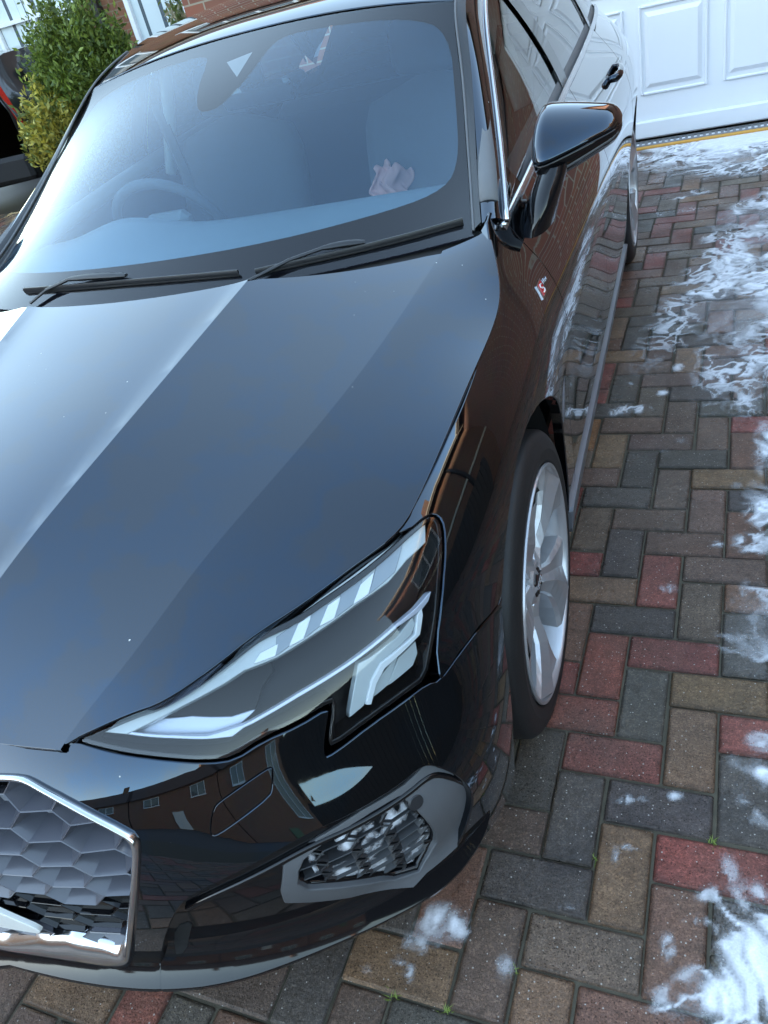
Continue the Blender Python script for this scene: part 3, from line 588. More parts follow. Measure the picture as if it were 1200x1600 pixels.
# roof
def roof_z(x,y):
    yy=np.asarray(y,float); xe=RLc[0](yy); ze=RLc[1](yy); zc=RZ(yy); a=np.clip(np.abs(x)/xe,0,1.2); return ze+(zc-ze)*(1-a**2.4)
RZ=cs([1.05,1.10,1.4,1.7,2.2,2.7,3.2],[1.322,1.340,1.395,1.42,1.422,1.385,1.29])
def roof_p(x,y): return np.stack([x,y,roof_z(x,y)],-1)
def roof_n(x,y):
    e=.003; zx=(roof_z(x+e,y)-roof_z(x-e,y))/(2*e); zy=(roof_z(x,y+e)-roof_z(x,y-e))/(2*e); n=np.stack([-zx,-zy,np.ones_like(zx)],-1); return n/np.linalg.norm(n,axis=-1,keepdims=True)
ft=screen(np.linspace(-1,1,31),np.ones(31)); poly=[(x,y+.006) for x,y,_ in ft]+[(float(RLc[0](y)),y) for y in np.linspace(1.14,3.2,30)]+[(-float(RLc[0](y)),y) for y in np.linspace(3.2,1.14,30)]
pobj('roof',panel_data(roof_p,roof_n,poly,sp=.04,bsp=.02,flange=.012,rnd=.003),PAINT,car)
# tailgate (closes the back)
n=24; top=np.array([[x,3.2,float(roof_z(np.array(x),np.array(3.2)))] for x in np.linspace(-.55,.55,n)]); bu=np.concatenate([body(np.linspace(uy(3.15,1.02),UMAX,n//2),np.full(n//2,1.025))])
bot=np.concatenate([bu*[-1,1,1],bu[::-1]]); bot=bot[np.argsort(bot[:,0])]
MB().grid(np.stack([top,top*.5+bot*.5+[0,.05,.03],bot],1)).build('tailgate',PAINT,car,True)
# windscreen, its printed border, sensor cover
S_,T_=np.meshgrid(np.linspace(-1,1,61),np.linspace(0,1.0,41),indexing='ij')
def sgrid(S,T,off): return screen(S,T)+screen_n(S,T)*off
sc_n=[tuple(v) for v in screen_n(S_,T_).reshape(-1,3)]
g_=MB().grid(sgrid(S_,T_,0.0)); ws=g_.build('windscreen',SCREEN,car,True)
pb=[(-1,0.0),(1,0.0),(1,1),(-1,1)]
inn=chaikin([(-.965,.30),(-.90,.19),(-.55,.155),(0,.142),(.45,.155),(.78,.205),(.93,.27),(.972,.40),(.975,.62),(.97,.90),(.80,.955),(.4,.96),(.20,.955),(.155,.90),(.125,.80),(.06,.70),(0,.685),(-.06,.70),(-.125,.80),(-.155,.90),(-.20,.955),(-.4,.96),(-.80,.955),(-.97,.90),(-.975,.62)],2)
d=panel_data(lambda s,t:sgrid(s,t,-.005),screen_n,pb,[inn],sp=.06,bsp=.025,flange=0); pobj('printed_border',d,FRIT,ws)
pobj('solar_film',panel_data(lambda s,t:sgrid(s,t,-.006),screen_n,inn,sp=.06,bsp=.025,flange=0),FILM,ws)
tri=[(-.035,.885),(.085,.905),(.07,.805)]
pobj('camera_window',panel_data(lambda s,t:sgrid(s,t,-.0035),screen_n,tri,sp=.05,bsp=.02,flange=0),mat('camera_cover',(.10,.12,.13),.5),ws)
# cowl between bonnet and glass
xs=np.linspace(-.76,.76,50); A_=np.array([[x,yr(x)-.03,float(np.min([bonnet_z(np.array(x),np.array(yr(x)-.03),i) for i in(1,2)]))-.028] for x in xs]); B_=screen(xs/.74,np.full(50,.05))-[0,0,.012]
MB().grid(np.stack([A_,B_],1),flip=True).build('cowl',MATTEB,car,True)
# side windows with satin trim
def sidewin(y,h,off=0.0):
    b=np.stack([BLp(v) for v in np.ravel(y)]); t=np.stack([TL(v) for v in np.ravel(y)]); hh=np.ravel(h)[:,None]
    p=b*(1-hh)+t*hh; p[:,0]+=.018*4*(hh[:,0]*(1-hh[:,0]))+off; return p.reshape(np.shape(y)+(3,))
for s in(1,-1):
    for nm,y0,y1,dr in(('front_window',.50,1.43,DOORF),('rear_window',1.53,2.34,DOORR),('quarter_window',2.40,2.93,None)):
        Yg,Hg=np.meshgrid(np.linspace(y0,y1,26),np.linspace(.0,1.0,10),indexing='ij'); MB().grid(sidewin(Yg,Hg,-.012)*[s,1,1],flip=(s<0)).build(nm,SIDEG if nm[0]=='f' else DARKG,dr[0 if s>0 else 1] if dr else car,True)
    Yg,Hg=np.meshgrid(np.linspace(1.425,1.535,6),np.linspace(0,1.0,10),indexing='ij'); MB().grid(sidewin(Yg,Hg,-.004)*[s,1,1],flip=(s<0)).build('centre_pillar',GLOSSB,car,True)
    Yg,Hg=np.meshgrid(np.linspace(2.335,2.405,6),np.linspace(0,1.0,10),indexing='ij'); MB().grid(sidewin(Yg,Hg,-.004)*[s,1,1],flip=(s<0)).build('rear_pillar',GLOSSB,car,True)
    tb=[BLp(y)+[.002,0,-.004] for y in np.linspace(.455,2.96,50)]; MB().tube(np.array(tb)*[s,1,1],.0095,8,flat=1.3).build('belt_trim',ALU,car,True)
    tt=[TL(y)+[.003,0,.002] for y in np.linspace(.452,2.98,70)]; MB().tube(np.array(tt)*[s,1,1],.0058,8).build('window_surround_trim',ALU,car,True)
    fr=np.array([sidewin(np.array([.505+.20*k]),np.array([0.0+.0*k]))[0] for k in(0,1)])
    # small black triangle ahead of the window
    V=np.array([BLp(.49),BLp(.66),TL(.64)])+[.004,0,0]; V=np.concatenate([V,V-[.012,0,0]])*[s,1,1]; F=[(0,1,2),(5,4,3),(0,3,4,1),(1,4,5,2),(2,5,3,0)]
    mk('mirror_triangle',V,F if s>0 else [f[::-1] for f in F],GLOSSB,DOORF[0 if s>0 else 1],False)
# ---- door handles
for s,dr in((1,0),(-1,1)):
    for D_,y,z in((DOORF,1.33,.925),(DOORR,2.13,.885)):
        c=body(uy(y,z),z); a=[c+[-.004,-.10,-.002],c+[.022,-.085,0],c+[.030,-.03,.002],c+[.030,.03,.004],c+[.022,.075,.006],c+[-.004,.09,.006]]
        MB().tube(np.array(a)*[s,1,1],[.010,.013,.014,.014,.013,.010],10,flat=1.1).build('handle',PAINT,D_[dr],True)
# ---- door mirrors
for s,dr in((1,0),(-1,1)):
    mr=empty('door_mirror'); mr.parent=car
    tx=np.concatenate([[0,.004,.012,.03],np.linspace(.06,.9,18),[.93,.96,.98,.993,1.0]]); nt_m=len(tx)
    prof_h=lambda t:.068*(1-max(0,(.16-t)/.16)**2.6)**.5*(1-.62*max(0,(t-.16)/.84)**1.25)*(1-max(0,(t-.86)/.14)**2.2)**.5+.0008
    prof_d=lambda t:.086*(1-max(0,(.16-t)/.16)**2.6)**.5*(1-.45*max(0,(t-.16)/.84)**1.3)*(1-max(0,(t-.86)/.14)**2.2)**.5+.0008
    def mirsec(t,lo,hi,n=22,g=0.0):
        x=.826+.180*t; yc=.650+.075*t**1.5; zc=1.006+.010*t; h=max(.0006,prof_h(t)+g); dp=max(.0006,prof_d(t)+g)
        an=np.linspace(lo,hi,n); ca,sa=np.cos(an),np.sin(an)
        return np.stack([np.full(n,x),yc-dp*np.abs(ca)**.9*np.sign(ca)+.02+.050*np.clip(sa+.2,0,2)*(h/.064),zc+h*np.abs(sa)**.92*np.sign(sa)],-1)
    up=np.stack([mirsec(t,-.28+.25*t,math.pi*.5+.05,20) for t in tx]); lo=np.stack([mirsec(t,-math.pi*.5-.02,-.31+.25*t,16,-.0012) for t in tx])
    for nm,g,m_ in(('mirror_cap',up,PAINT),('mirror_base',lo,GLOSSB)):
        o=MB().grid(g*[s,1,1],flip=(s>0)).build(nm,m_,mr,True); o.modifiers.new('thickness','SOLIDIFY').thickness=.004
    ln=np.array([mirsec(t,-.80+.3*t,-.80+.3*t,1,.0005)[0] for t in np.linspace(.03,.96,24)]); MB().tube(ln*[s,1,1],.0048,8,flat=1.0).build('indicator_strip',GREYP,mr,True)
    bk=np.stack([mirsec(t,math.pi/2,math.pi*1.5,12,-.004) for t in tx]); bk[:,:,1]=np.minimum(bk[:,:,1],.715+.05*tx[:,None])
    MB().grid(bk*[s,1,1],flip=(s>0)).build('mirror_glass',mat('mirror_silver',(.8,.8,.82),.03,1.0),mr,True)
    st=[]
    for k in np.linspace(0,1,10):
        c=np.array([.828+.046*k,.610+.04*k-.02*math.sin(3*k),.875+.105*k]); rx=.042-.012*k; ry=.105-.045*k
        an=np.linspace(0,2*math.pi,20,endpoint=False); st.append(np.stack([c[0]+rx*np.cos(an),c[1]+ry*np.sin(an),c[2]+.0*an+.012*np.sin(an)*(1-k)],-1))
    MB().grid(np.stack(st,1)*[s,1,1],closeu=True,flip=(s<0)).build('mirror_foot',GLOSSB,mr,True)
# ---- badge on the wing: silver and red lozenge
for s,F_ in((1,FEND[0]),(-1,FEND[1])):
    def bq(y0,y1,z0,z1,sl,off,m_,nm,par):
        ys=[y0,y1,y1+sl,y0+sl]; zs=[z0,z0,z1,z1]; P=np.array([body(uy(y,z),z,off) for y,z in zip(ys,zs)]); Q=np.array([body(uy(y,z),z,-.001) for y,z in zip(ys,zs)])
        V=np.concatenate([P,Q])*[s,1,1]; F=[(0,1,2,3),(0,4,5,1),(1,5,6,2),(2,6,7,3),(3,7,4,0)]; return mk(nm,V,F if s>0 else [f[::-1] for f in F],m_,par,False)
    b=bq(.372,.415,.776,.802,.010,.0025,ALU,'badge',F_)
    bq(.384,.412,.7785,.7995,.009,.0034,REDM,'badge_field',b)
    pts=[(.406,.795),(.396,.797),(.391,.793),(.396,.789),(.404,.788),(.407,.784),(.402,.781),(.392,.782)]
    MB().tube(np.array([body(uy(y+.003,z),z,.0040) for y,z in pts])*[s,1,1],.0014,6).build('badge_letter',mat('badge_white',(.8,.8,.8),.3),b,True)
    for k,y in enumerate((.424,.434,.444,.454)):
        MB().tube(np.array([body(uy(y,.784),.784,.002),body(uy(y+.004,.796 if k<2 else .792),.796 if k<2 else .792,.002)])*[s,1,1],.0012,5).build('badge_letter',ALU,b,True)
# ---- wheels
def make_wheel(yc,s):
    wl=empty('wheel',(s*.777,yc,.318),0 if s>0 else math.pi); wl.parent=car
    tp=[(.075,.238),(.0985,.2455),(.1030,.252),(.1045,.2535),(.1052,.2555),(.1062,.262),(.1072,.275),(.1078,.2765),(.1072,.278),(.1060,.290),(.1020,.300),(.0995,.3035),(.0985,.3052),(.094,.3105),(.086,.3160),(.05,.3185),(0,.319),(-.05,.3185),(-.086,.3165),(-.097,.3105),(-.108,.285),(-.104,.262),(-.09,.246),(-.075,.238)]
    ty=MB().lathe(tp,96).build('tyre',RUBBER,wl,True)
    mbz=MB()
    for gx in(-.055,-.02,.02,.055): mbz.lathe([(gx-.004,.3188),(gx-.004,.3195),(gx+.004,.3195),(gx+.004,.3188)],72)
    mbz.build('tread_groove',VOID,ty,True)
    rm=MB().lathe([(.088,.2385),(.099,.2450),(.1045,.2480),(.1080,.2470),(.1088,.2445),(.1075,.2405),(.1030,.2370),(.090,.2345),(.06,.2310),(.02,.2250),(-.06,.219),(-.10,.215)],96).build('rim',WHEELM,wl,True,30)
    # five wide faceted spokes
    def face(r): return .086+.0175*(r/.238)**2-.012*math.exp(-((r-.075)/.035)**2)
    for k in range(5):
        a0=math.radians(30+72*k); rs=np.array([.026,.05,.075,.10,.13,.16,.19,.215,.2385]); V=[];F=[]
        ha=np.radians([35,30,20,16.5,16.5,18.5,21,24,27.5]); 
        for i,r in enumerate(rs):
            sk=.06*math.sin(math.pi*i/8)
            for j,(fa,dx) in enumerate(((-1,-.050),(-1.0,-.012),(-.90,-.003),(-.10,.0075),(.34,-.0075),(.90,-.004),(1,-.014),(1,-.050))):
                a=a0+fa*ha[i]+sk; x=face(r)+dx*(1 if i>1 else .6)
                V.append((x,r*math.cos(a),r*math.sin(a)))
        n=8
        for i in range(len(rs)-1):
            for j in range(n-1): F.append((i*n+j,i*n+j+1,(i+1)*n+j+1,(i+1)*n+j)[::-1])
        mk('spoke',V,[f[::-1] for f in F],WHEELM,rm,False)
    MB().lathe([(.055,.0),(.055,.052),(.074,.050),(.0825,.042),(.083,.034),(.078,.033)],48).build('hub',WHEELM,rm,True,35)
    cap=MB().lathe([(.080,.0335),(.0845,.031),(.086,.026),(.0865,0.0001)],40).build('hub_cap',GLOSSB,wl,True,35)
    mbr=MB()
    for q_ in range(4):
        cy=(q_-1.5)*.0098; mbr.tube([(.0875,cy+.0068*math.cos(t),.0068*math.sin(t)) for t in np.linspace(0,2*math.pi,25)],.0009,5,cap=False,up=(1,0,0))
    mbr.build('ring_emblem',CHROME,cap,True)
    for k in range(5):
        a=math.radians(66+72*k); MB().tube([(.035,.045*math.cos(a),.045*math.sin(a)),(.052,.045*math.cos(a),.045*math.sin(a))],.0085,6,up=(0,0,1)).build('wheel_bolt',WHEELD,wl,False)
    a=math.radians(58); MB().tube([(.070,.213*math.cos(a),.213*math.sin(a)),(.078,.200*math.cos(a),.200*math.sin(a)),(.086,.188*math.cos(a),.188*math.sin(a))],[.004,.005,.0045],8).build('valve',MATTEB,wl,True)
    MB().lathe([(-.02,.05),(-.02,.150),(-.045,.150),(-.045,.05)],60).build('brake_disc',WHEELD,wl,True,35)
    MB().lathe([(.0,.03),(.005,.078),(-.02,.082)],40).build('brake_hub',WHEELD,wl,True,35)
    MB().box((-.02,.115,.02),(.075,.07,.16),bev=.012).build('brake_caliper',MATTEB,wl)
    MB().lathe([(-.06,.01),(-.06,.218)],40).build('wheel_backing',VOID,wl,True)
    return wl
for yc in(0,2.636):
    for s in(1,-1): make_wheel(yc,s)
# ---- wipers
def on(s,t,o): return screen(np.array(float(s)),np.array(float(t)))+screen_n(np.array(float(s)),np.array(float(t)))*o
for pts,arm in(([(-.54,.085),(-.3,.087),(-.05,.082),(.15,.073),(.345,.060)],[(-.46,.030),(-.40,.075),(-.30,.108),(-.21,.110),(-.06,.104)]),([(.40,.052),(.55,.060),(.70,.066),(.85,.076),(.972,.090)],[(.385,.020),(.50,.064),(.595,.083),(.65,.085),(.712,.083)])):
    wp=empty('wiper'); wp.parent=car
    P=[on(s,t-.012,.008) for s,t in pts]; f=kf(P); P=f(np.linspace(0,1,20))
    MB().tube(P,.0042,6,flat=1.5).build('wiper_blade',SATINB,wp,True,50)
    MB().tube(P-[0,0,.007],.003,5).build('wiper_rubber',MATTEB,wp,True)
    Q=[on(s,t-.012,.010+.005*math.sin(i*.8)) for i,(s,t) in enumerate(arm)]
    MB().tube(Q[:4],[.005,.0055,.006,.006],6,flat=.7).build('wiper_arm',SATINB,wp,True,50)
    MB().tube(kf(Q[2:])(np.linspace(0,1,6)),[.007,.010,.011,.011,.010,.006],8,flat=.7).build('wiper_clip',SATINB,wp,True,50)
# ---- cabin
cab=empty('cabin'); cab.parent=car
xs=np.linspace(-.70,.70,41); ys=np.linspace(0,1,18)
D_=np.zeros((41,18,3))
for i,x in enumerate(xs):
    y0=float(screen(np.array(x/.74),np.array(.10))[1])+.02; hood=.055*math.exp(-((x+.37)/.17)**2)
    for j,k in enumerate(ys):
        y=y0+(.80-y0)*k; z=.905+.035*math.sin(k*1.9)+hood*max(0,(k-.35)/.65)**1.0
        if j==17: z-=.16
        if j==16: z-=.02
        D_[i,j]=(x,y,z)
MB().grid(D_).build('dashboard',DASH,cab,True)
MB().box((0,.86,.62),(1.36,.16,.42),bev=.03).build('dashboard_front',DASH,cab)
for x0 in(-.4,.02,.4):
    mbv=MB()
    for k in range(9): mbv.box((x0+.028*(k-4),float(screen(np.array((x0+.028*(k-4))/.74),np.array(.12))[1])+.07,.9275),(.018,.008,.006))
    mbv.build('demister_vent',VOID,cab)
swc=np.array([-.37,.955,.875]); ax=np.array([0,.90,.43]); ax/=np.linalg.norm(ax); e1=np.array([1,0,0]); e2=np.cross(ax,e1)*-1
if e2[2]<0: e2=-e2
sw=empty('steering_wheel'); sw.parent=car
MB().tube([swc+.183*(e1*math.cos(t)+e2*math.sin(t)) for t in np.linspace(0,2*math.pi,49)],.0155,10,cap=False,up=ax).build('steering_rim',SEATM,sw,True)
MB().box(swc+ax*-.01,(.16,.06,.13),bev=.02).build('steering_boss',DASH,sw)
mbk=MB(); 
for a in(math.pi*.98,.02,-math.pi/2): mbk.tube([swc+.05*(e1*math.cos(a)+e2*math.sin(a)),swc+.18*(e1*math.cos(a)+e2*math.sin(a))],.014,6)
mbk.build('steering_spoke',ALU,sw)
for sx in(-.37,.37):
    st=empty('front_seat'); st.parent=car
    def cush(c,d,tilt,nm,par):
        n1,n2=14,10; P=np.zeros((n1,n2,3)); 
        for i in range(n1):
            a=2*math.pi*i/n1
            for j in range(n2):
                v=-1+2*j/(n2-1); r=(1-abs(v)**5)**.4 if abs(v)<1 else 0.02
                ca,sa=math.cos(a),math.sin(a); P[i,j]=(d[0]/2*np.sign(ca)*abs(ca)**.5*max(r,.05),d[1]/2*np.sign(sa)*abs(sa)**.6*max(r,.05),d[2]/2*v)
        ct,stt=math.cos(tilt),math.sin(tilt); R_=np.array([[1,0,0],[0,ct,stt],[0,-stt,ct]]); P=P@R_.T+np.array(c)
        return MB().grid(P,closeu=True,flip=False).build(nm,SEATM,par,True)
    cush((sx,1.45,.80),(.50,.15,.62),.28,'backrest',st); cush((sx,1.20,.47),(.50,.50,.16),.0,'seat',st); cush((sx,1.56,1.17),(.26,.11,.19),.25,'headrest',st)
MB().box((0,2.35,.72),(1.2,.16,.55),bev=.05).build('rear_bench',SEATM,cab)
rv=empty('rear_view_mirror'); rv.parent=car
MB().box((.03,.985,1.19),(.225,.022,.062),R=np.array(Matrix.Rotation(.35,3,'X')),bev=.009).build('mirror_housing',GLOSSB,rv,True,40)
MB().tube([on(0,.86,-.01),(.02,.97,1.22)],.011,8).build('mirror_stem',MATTEB,rv,True)
for s in(1,-1):
    MB().tube([np.array([s*.66,1.47,.95]),np.array([s*.60,1.50,1.15]),np.array([s*.55,1.52,1.33])],.045,8,flat=.5).build('inner_pillar_trim',PALEIN,cab,True)
    MB().tube([np.array([s*.62,1.46,1.18]),np.array([s*.55,1.40,.9]),np.array([s*.36,1.25,.62])],.020,6,flat=.12).build('seat_belt',mat('belt_webbing',(.05,.05,.055),.8),cab,True)
    for k in(0,1):
        pp=np.array([sidewin(np.array([y]),np.array([0.0 if k==0 else 1.0]))[0] for y in np.linspace(.5,2.9,30)])+[-.035,0,0]; MB().tube(pp*[s,1,1],.028,8).build('door_top_trim',DASH,cab,True)
# headlining
X_,Y_=np.meshgrid(np.linspace(-.52,.52,14),np.linspace(1.16,3.1,20),indexing='ij'); MB().grid(np.stack([X_,Y_,roof_z(X_,Y_)-.035],-1),flip=True).build('headlining',PALEIN,cab,True)
cl=MB(); n=30; a,b=np.meshgrid(np.linspace(0,1,n),np.linspace(0,1,n),indexing='ij'); cz=.86+.055*np.sin(a*9+b*4)*np.sin(b*6+1)+.09*np.sin(math.pi*a)*np.sin(math.pi*b)
cl.grid(np.stack([.165+.12*a+.015*np.sin(b*9),1.31+.05*np.sin(a*8)*.4+.05*b,.77+.11*b-.10*(a-.4)**2+.010*np.sin(a*19+b*7)],-1)); co=cl.build('cloth',mat('pink_cloth',(.55,.22,.19),.9,bump=.3,bscale=300),None,True)
co.modifiers.new('thickness','SOLIDIFY').thickness=.006; tag(co,'crumpled pale pink cloth lying inside the black car behind the windscreen','cloth')
# ================================================================ THE PLACE
GX,GY,GA=-1.01213,-.61411,.041136                       # block-paving lattice: its origin and turn against the car
cg,sg_=math.cos(GA),math.sin(GA)
def g2c(gx,gy):                                        # lattice metres -> scene
    x,y=np.asarray(gx,float)-GX,np.asarray(gy,float)-GY; return cg*x+sg_*y, -sg_*x+cg*y
def pix(P):
    d=np.atleast_2d(P)-CAM_POS; z=d@CF; z=np.where(np.abs(z)<1e-6,1e-6,z); return 600+CAM_F*(d@CR)/z, 800-CAM_F*(d@CU)/z, z
# ---- materials of the ground
def brick_mat(name,use_obj):
    m=bpy.data.materials.new(name); m.use_nodes=True; N,L=nodes(m); b=N['Principled BSDF']
    tc=N.new('ShaderNodeTexCoord'); geo=N.new('ShaderNodeNewGeometry')
    if use_obj: src=N.new('ShaderNodeObjectInfo').outputs['Color']
    else: a=N.new('ShaderNodeAttribute'); a.attribute_name='Col'; src=a.outputs['Color']
    pos=geo.outputs['Position']
    def noise(sc,det=4,r=.6):
        n=N.new('ShaderNodeTexNoise'); n.inputs['Scale'].default_value=sc; n.inputs['Detail'].default_value=det; n.inputs['Roughness'].default_value=r; L.new(pos,n.inputs['Vector']); return n.outputs['Fac']
    def ramp(x,p0,p1,c0=(0,0,0,1),c1=(1,1,1,1)):
        r=N.new('ShaderNodeValToRGB'); r.color_ramp.elements[0].position=p0; r.color_ramp.elements[1].position=p1; r.color_ramp.elements[0].color=c0; r.color_ramp.elements[1].color=c1; L.new(x,r.inputs[0]); return r.outputs['Color']
    def mix(f,a,b_,mode='MIX'):
        x=N.new('ShaderNodeMix'); x.data_type='RGBA'; x.blend_type=mode
        if isinstance(f,float): x.inputs[0].default_value=f
        else: L.new(f,x.inputs[0])
        for i,v in((6,a),(7,b_)):
            if isinstance(v,tuple): x.inputs[i].default_value=v
            else: L.new(v,x.inputs[i])
        return x.outputs[2]
    c=mix(ramp(noise(9,5),.3,.75),src,mix(1.0,src,(.55,.57,.60,1),'MULTIPLY'))
    c=mix(ramp(noise(55,4),.42,.7),c,mix(1.0,c,(.66,.62,.58,1),'MULTIPLY'))
    c=mix(ramp(noise(3.2,5),.40,.66),c,mix(.40,c,(.100,.078,.060,1)))
    c=mix(ramp(noise(230,3),.50,.66),c,mix(1.0,c,(1.75,1.7,1.6,1),'MULTIPLY'))
    c=mix(ramp(noise(420,2),.55,.62),c,mix(1.0,c,(.55,.52,.5,1),'MULTIPLY'))
    v=N.new('ShaderNodeTexVoronoi'); v.inputs['Scale'].default_value=140; L.new(pos,v.inputs['Vector'])
    vs=N.new('ShaderNodeSeparateColor'); L.new(v.outputs['Color'],vs.inputs[0])
    def math_(op,a,b_):
        x=N.new('ShaderNodeMath'); x.operation=op
        for i,t in((0,a),(1,b_)):
            if isinstance(t,(int,float)): x.inputs[i].default_value=t
            else: L.new(t,x.inputs[i])
        return x.outputs[0]
    small=math_('LESS_THAN',v.outputs['Distance'],math_('MULTIPLY',vs.outputs[1],.24)); pick=math_('MULTIPLY',small,math_('GREATER_THAN',vs.outputs[0],.60))
    c=mix(pick,c,(.42,.38,.34,1))
    v2=N.new('ShaderNodeTexVoronoi'); v2.inputs['Scale'].default_value=210; L.new(pos,v2.inputs['Vector']); v2s=N.new('ShaderNodeSeparateColor'); L.new(v2.outputs['Color'],v2s.inputs[0])
    pit=math_('MULTIPLY',math_('LESS_THAN',v2.outputs['Distance'],.30),math_('GREATER_THAN',v2s.outputs[2],.82)); c=mix(pit,c,mix(1.0,c,(.4,.38,.36,1),'MULTIPLY'))
    if use_obj:                                     # grime gathered along the chamfered edges of each block
        so=N.new('ShaderNodeSeparateXYZ'); L.new(tc.outputs['Object'],so.inputs[0])
        ex=math_('MULTIPLY',math_('SUBTRACT',.0976,math_('ABSOLUTE',so.outputs[0],0)),60.0); ey=math_('MULTIPLY',math_('SUBTRACT',.0476,math_('ABSOLUTE',so.outputs[1],0)),60.0)
        ed=math_('ADD',math_('MINIMUM',ex,ey),math_('MULTIPLY',math_('SUBTRACT',noise(40,4),.5),1.3))
        c=mix(ramp(ed,.05,.62),mix(1.0,c,(.50,.46,.42,1),'MULTIPLY'),c)
    L.new(c,b.inputs['Base Color'])
    b.inputs['IOR'].default_value=1.40; wet=ramp(noise(5,4),.35,.65,(.20,.20,.20,1),(.55,.55,.55,1)); L.new(wet,b.inputs['Roughness'])
    h=math_('ADD',math_('MULTIPLY',noise(160,5,.7),1.0),math_('MULTIPLY',pit,-.8)); h=math_('ADD',h,math_('MULTIPLY',pick,.5)); h=math_('ADD',h,math_('MULTIPLY',noise(35,3),.8))
    bp=N.new('ShaderNodeBump'); bp.inputs['Strength'].default_value=.75; bp.inputs['Distance'].default_value=.0032; L.new(h,bp.inputs['Height']); L.new(bp.outputs[0],b.inputs['Normal'])
    return m
BRICKO=brick_mat('paver_concrete',True); BRICKS=brick_mat('paver_concrete_far',False)
CLS={'R':(.270,.078,.060),'D':(.096,.082,.070),'B':(.225,.130,.076),'G':(.160,.108,.078),'P':(.160,.097,.074),'O':(.30,.145,.070),'S':(.205,.100,.070)}
known={}
for row in '''H0,0P H1,1P V0,1R V-1,0D H-2,2B V-2,-1G H-3,1R H-1,3D V1,2G H0,4R H1,5B V0,5D V-1,4R V-2,3S H-2,6R H-3,5R V1,6B H-1,7R V-1,8D H0,8D V0,9B V-2,7D H-2,10D H-3,9P H1,9R V1,10S H-1,11G V-2,11P V-1,12B H0,12S V-3,10S H2,10D H2,6R V2,7D H2,2S V2,3D V2,-1S H1,-3B H2,-2D V1,-2P H0,-4D H-1,-5P V-1,-4D V-2,-5B V-3,-6O H-3,-3P H-2,-2D H-1,-1P V0,-3G V1,-6P V0,-7G H1,-7D H-2,-6P V-1,-8G V-2,-9D H-1,-9P H0,-8D V0,-11B H-2,-10P H-3,-11B V-1,-12P V-2,-13D H-2,-14D V-3,-14B H-3,-15G V-1,-16P V-2,-17G H-3,-19S V-3,-18S'''.split():
    known[row[:-1]]=row[-1]
drive=MB()
q=np.array([g2c(x,y) for x,y in((-9,-6.5),(3.6,-6.5),(3.6,5.15),(-9,5.15))])
nx,ny=80,80; xs=np.linspace(-9,4.6,nx); ys=np.linspace(-6.5,5.33,ny); A_,B_=np.meshgrid(xs,ys,indexing='ij'); xx,yy=g2c(A_,B_)
sand=mat('joint_sand',(.075,.064,.044),.9,bump=.6,bscale=300,var=.5,vscale=35)
dv=mk('driveway',np.stack([xx,yy,np.full_like(xx,-.0055)],-1).reshape(-1,3),[(i*ny+j,(i+1)*ny+j,(i+1)*ny+j+1,i*ny+j+1) for i in range(nx-1) for j in range(ny-1)],sand); tag(dv,kind='structure')
def brick_mesh(name,l,w_):
    h=[(1,-.055),(1,-.0045),(1-.0022/(w_/2),-.0014),(1-.0058/(w_/2),0)]
    V=[];F=[]
    for k,(s,z) in enumerate(h):
        dx=(1-s)*w_/2; r=.003 if k<2 else .004
        X_,Y_=l/2-dx,w_/2-dx
        for a,b in((1,1),(-1,1),(-1,-1),(1,-1)):
            c1=(a*(X_-r),b*Y_,z); c2=(a*X_,b*(Y_-r),z); V+= [c2,c1] if a*b>0 else [c1,c2]
    n=8
    for k in range(3):
        for i in range(n): F.append((k*n+i,k*n+(i+1)%n,(k+1)*n+(i+1)%n,(k+1)*n+i))
    F.append(tuple(range(3*n,4*n)))
    return V,F
BV,BF=brick_mesh('paver',.1952,.0952)
bme=bpy.data.meshes.new('brick'); bme.from_pydata(BV,[],BF); bme.materials.append(BRICKO); bme.update()
cand=[]; 
for k in range(-100,60):
    for m_ in range(-45,45):
        for ty in 'HV':
            i=k; j=(k+4*m_) if ty=='H' else (k+1+4*m_)
            ctr=((i+1)*.1,-(j+.5)*.1) if ty=='H' else ((i+.5)*.1,-(j+1)*.1)
            if not(-8.9<ctr[0]<4.5 and -6.3<ctr[1]<5.27): continue
            cand.append((ty,i,j,*ctr))
ctr=np.array([c[3:] for c in cand]); cx,cy=g2c(ctr[:,0],ctr[:,1]); px_,py_,dz=pix(np.stack([cx,cy,np.zeros_like(cx)],-1))
vis=(px_>-60)&(px_<1260)&(py_>180)&(py_<1660)&(dz>0)&~((np.abs(cx)<.78)&(cy>-.78)&(cy<3.4))&(cx>-.55)
dist=np.hypot(np.hypot(cx-CAM_POS[0],cy-CAM_POS[1]),CAM_POS[2]); order=[i for i in np.argsort(dist) if vis[i]][:300]
sel=set(order)
def bcol(ty,i,j):
    c=known.get('%s%d,%d'%(ty,i,j)) or random.choices('RDBGPOS',[.14,.20,.13,.20,.20,.03,.12])[0]
    f=random.uniform(.86,1.14); return tuple(min(1,v*f*random.uniform(.95,1.05)) for v in CLS[c])
SV=[];SF=[];SCc=[]
BVn=np.array(BV)
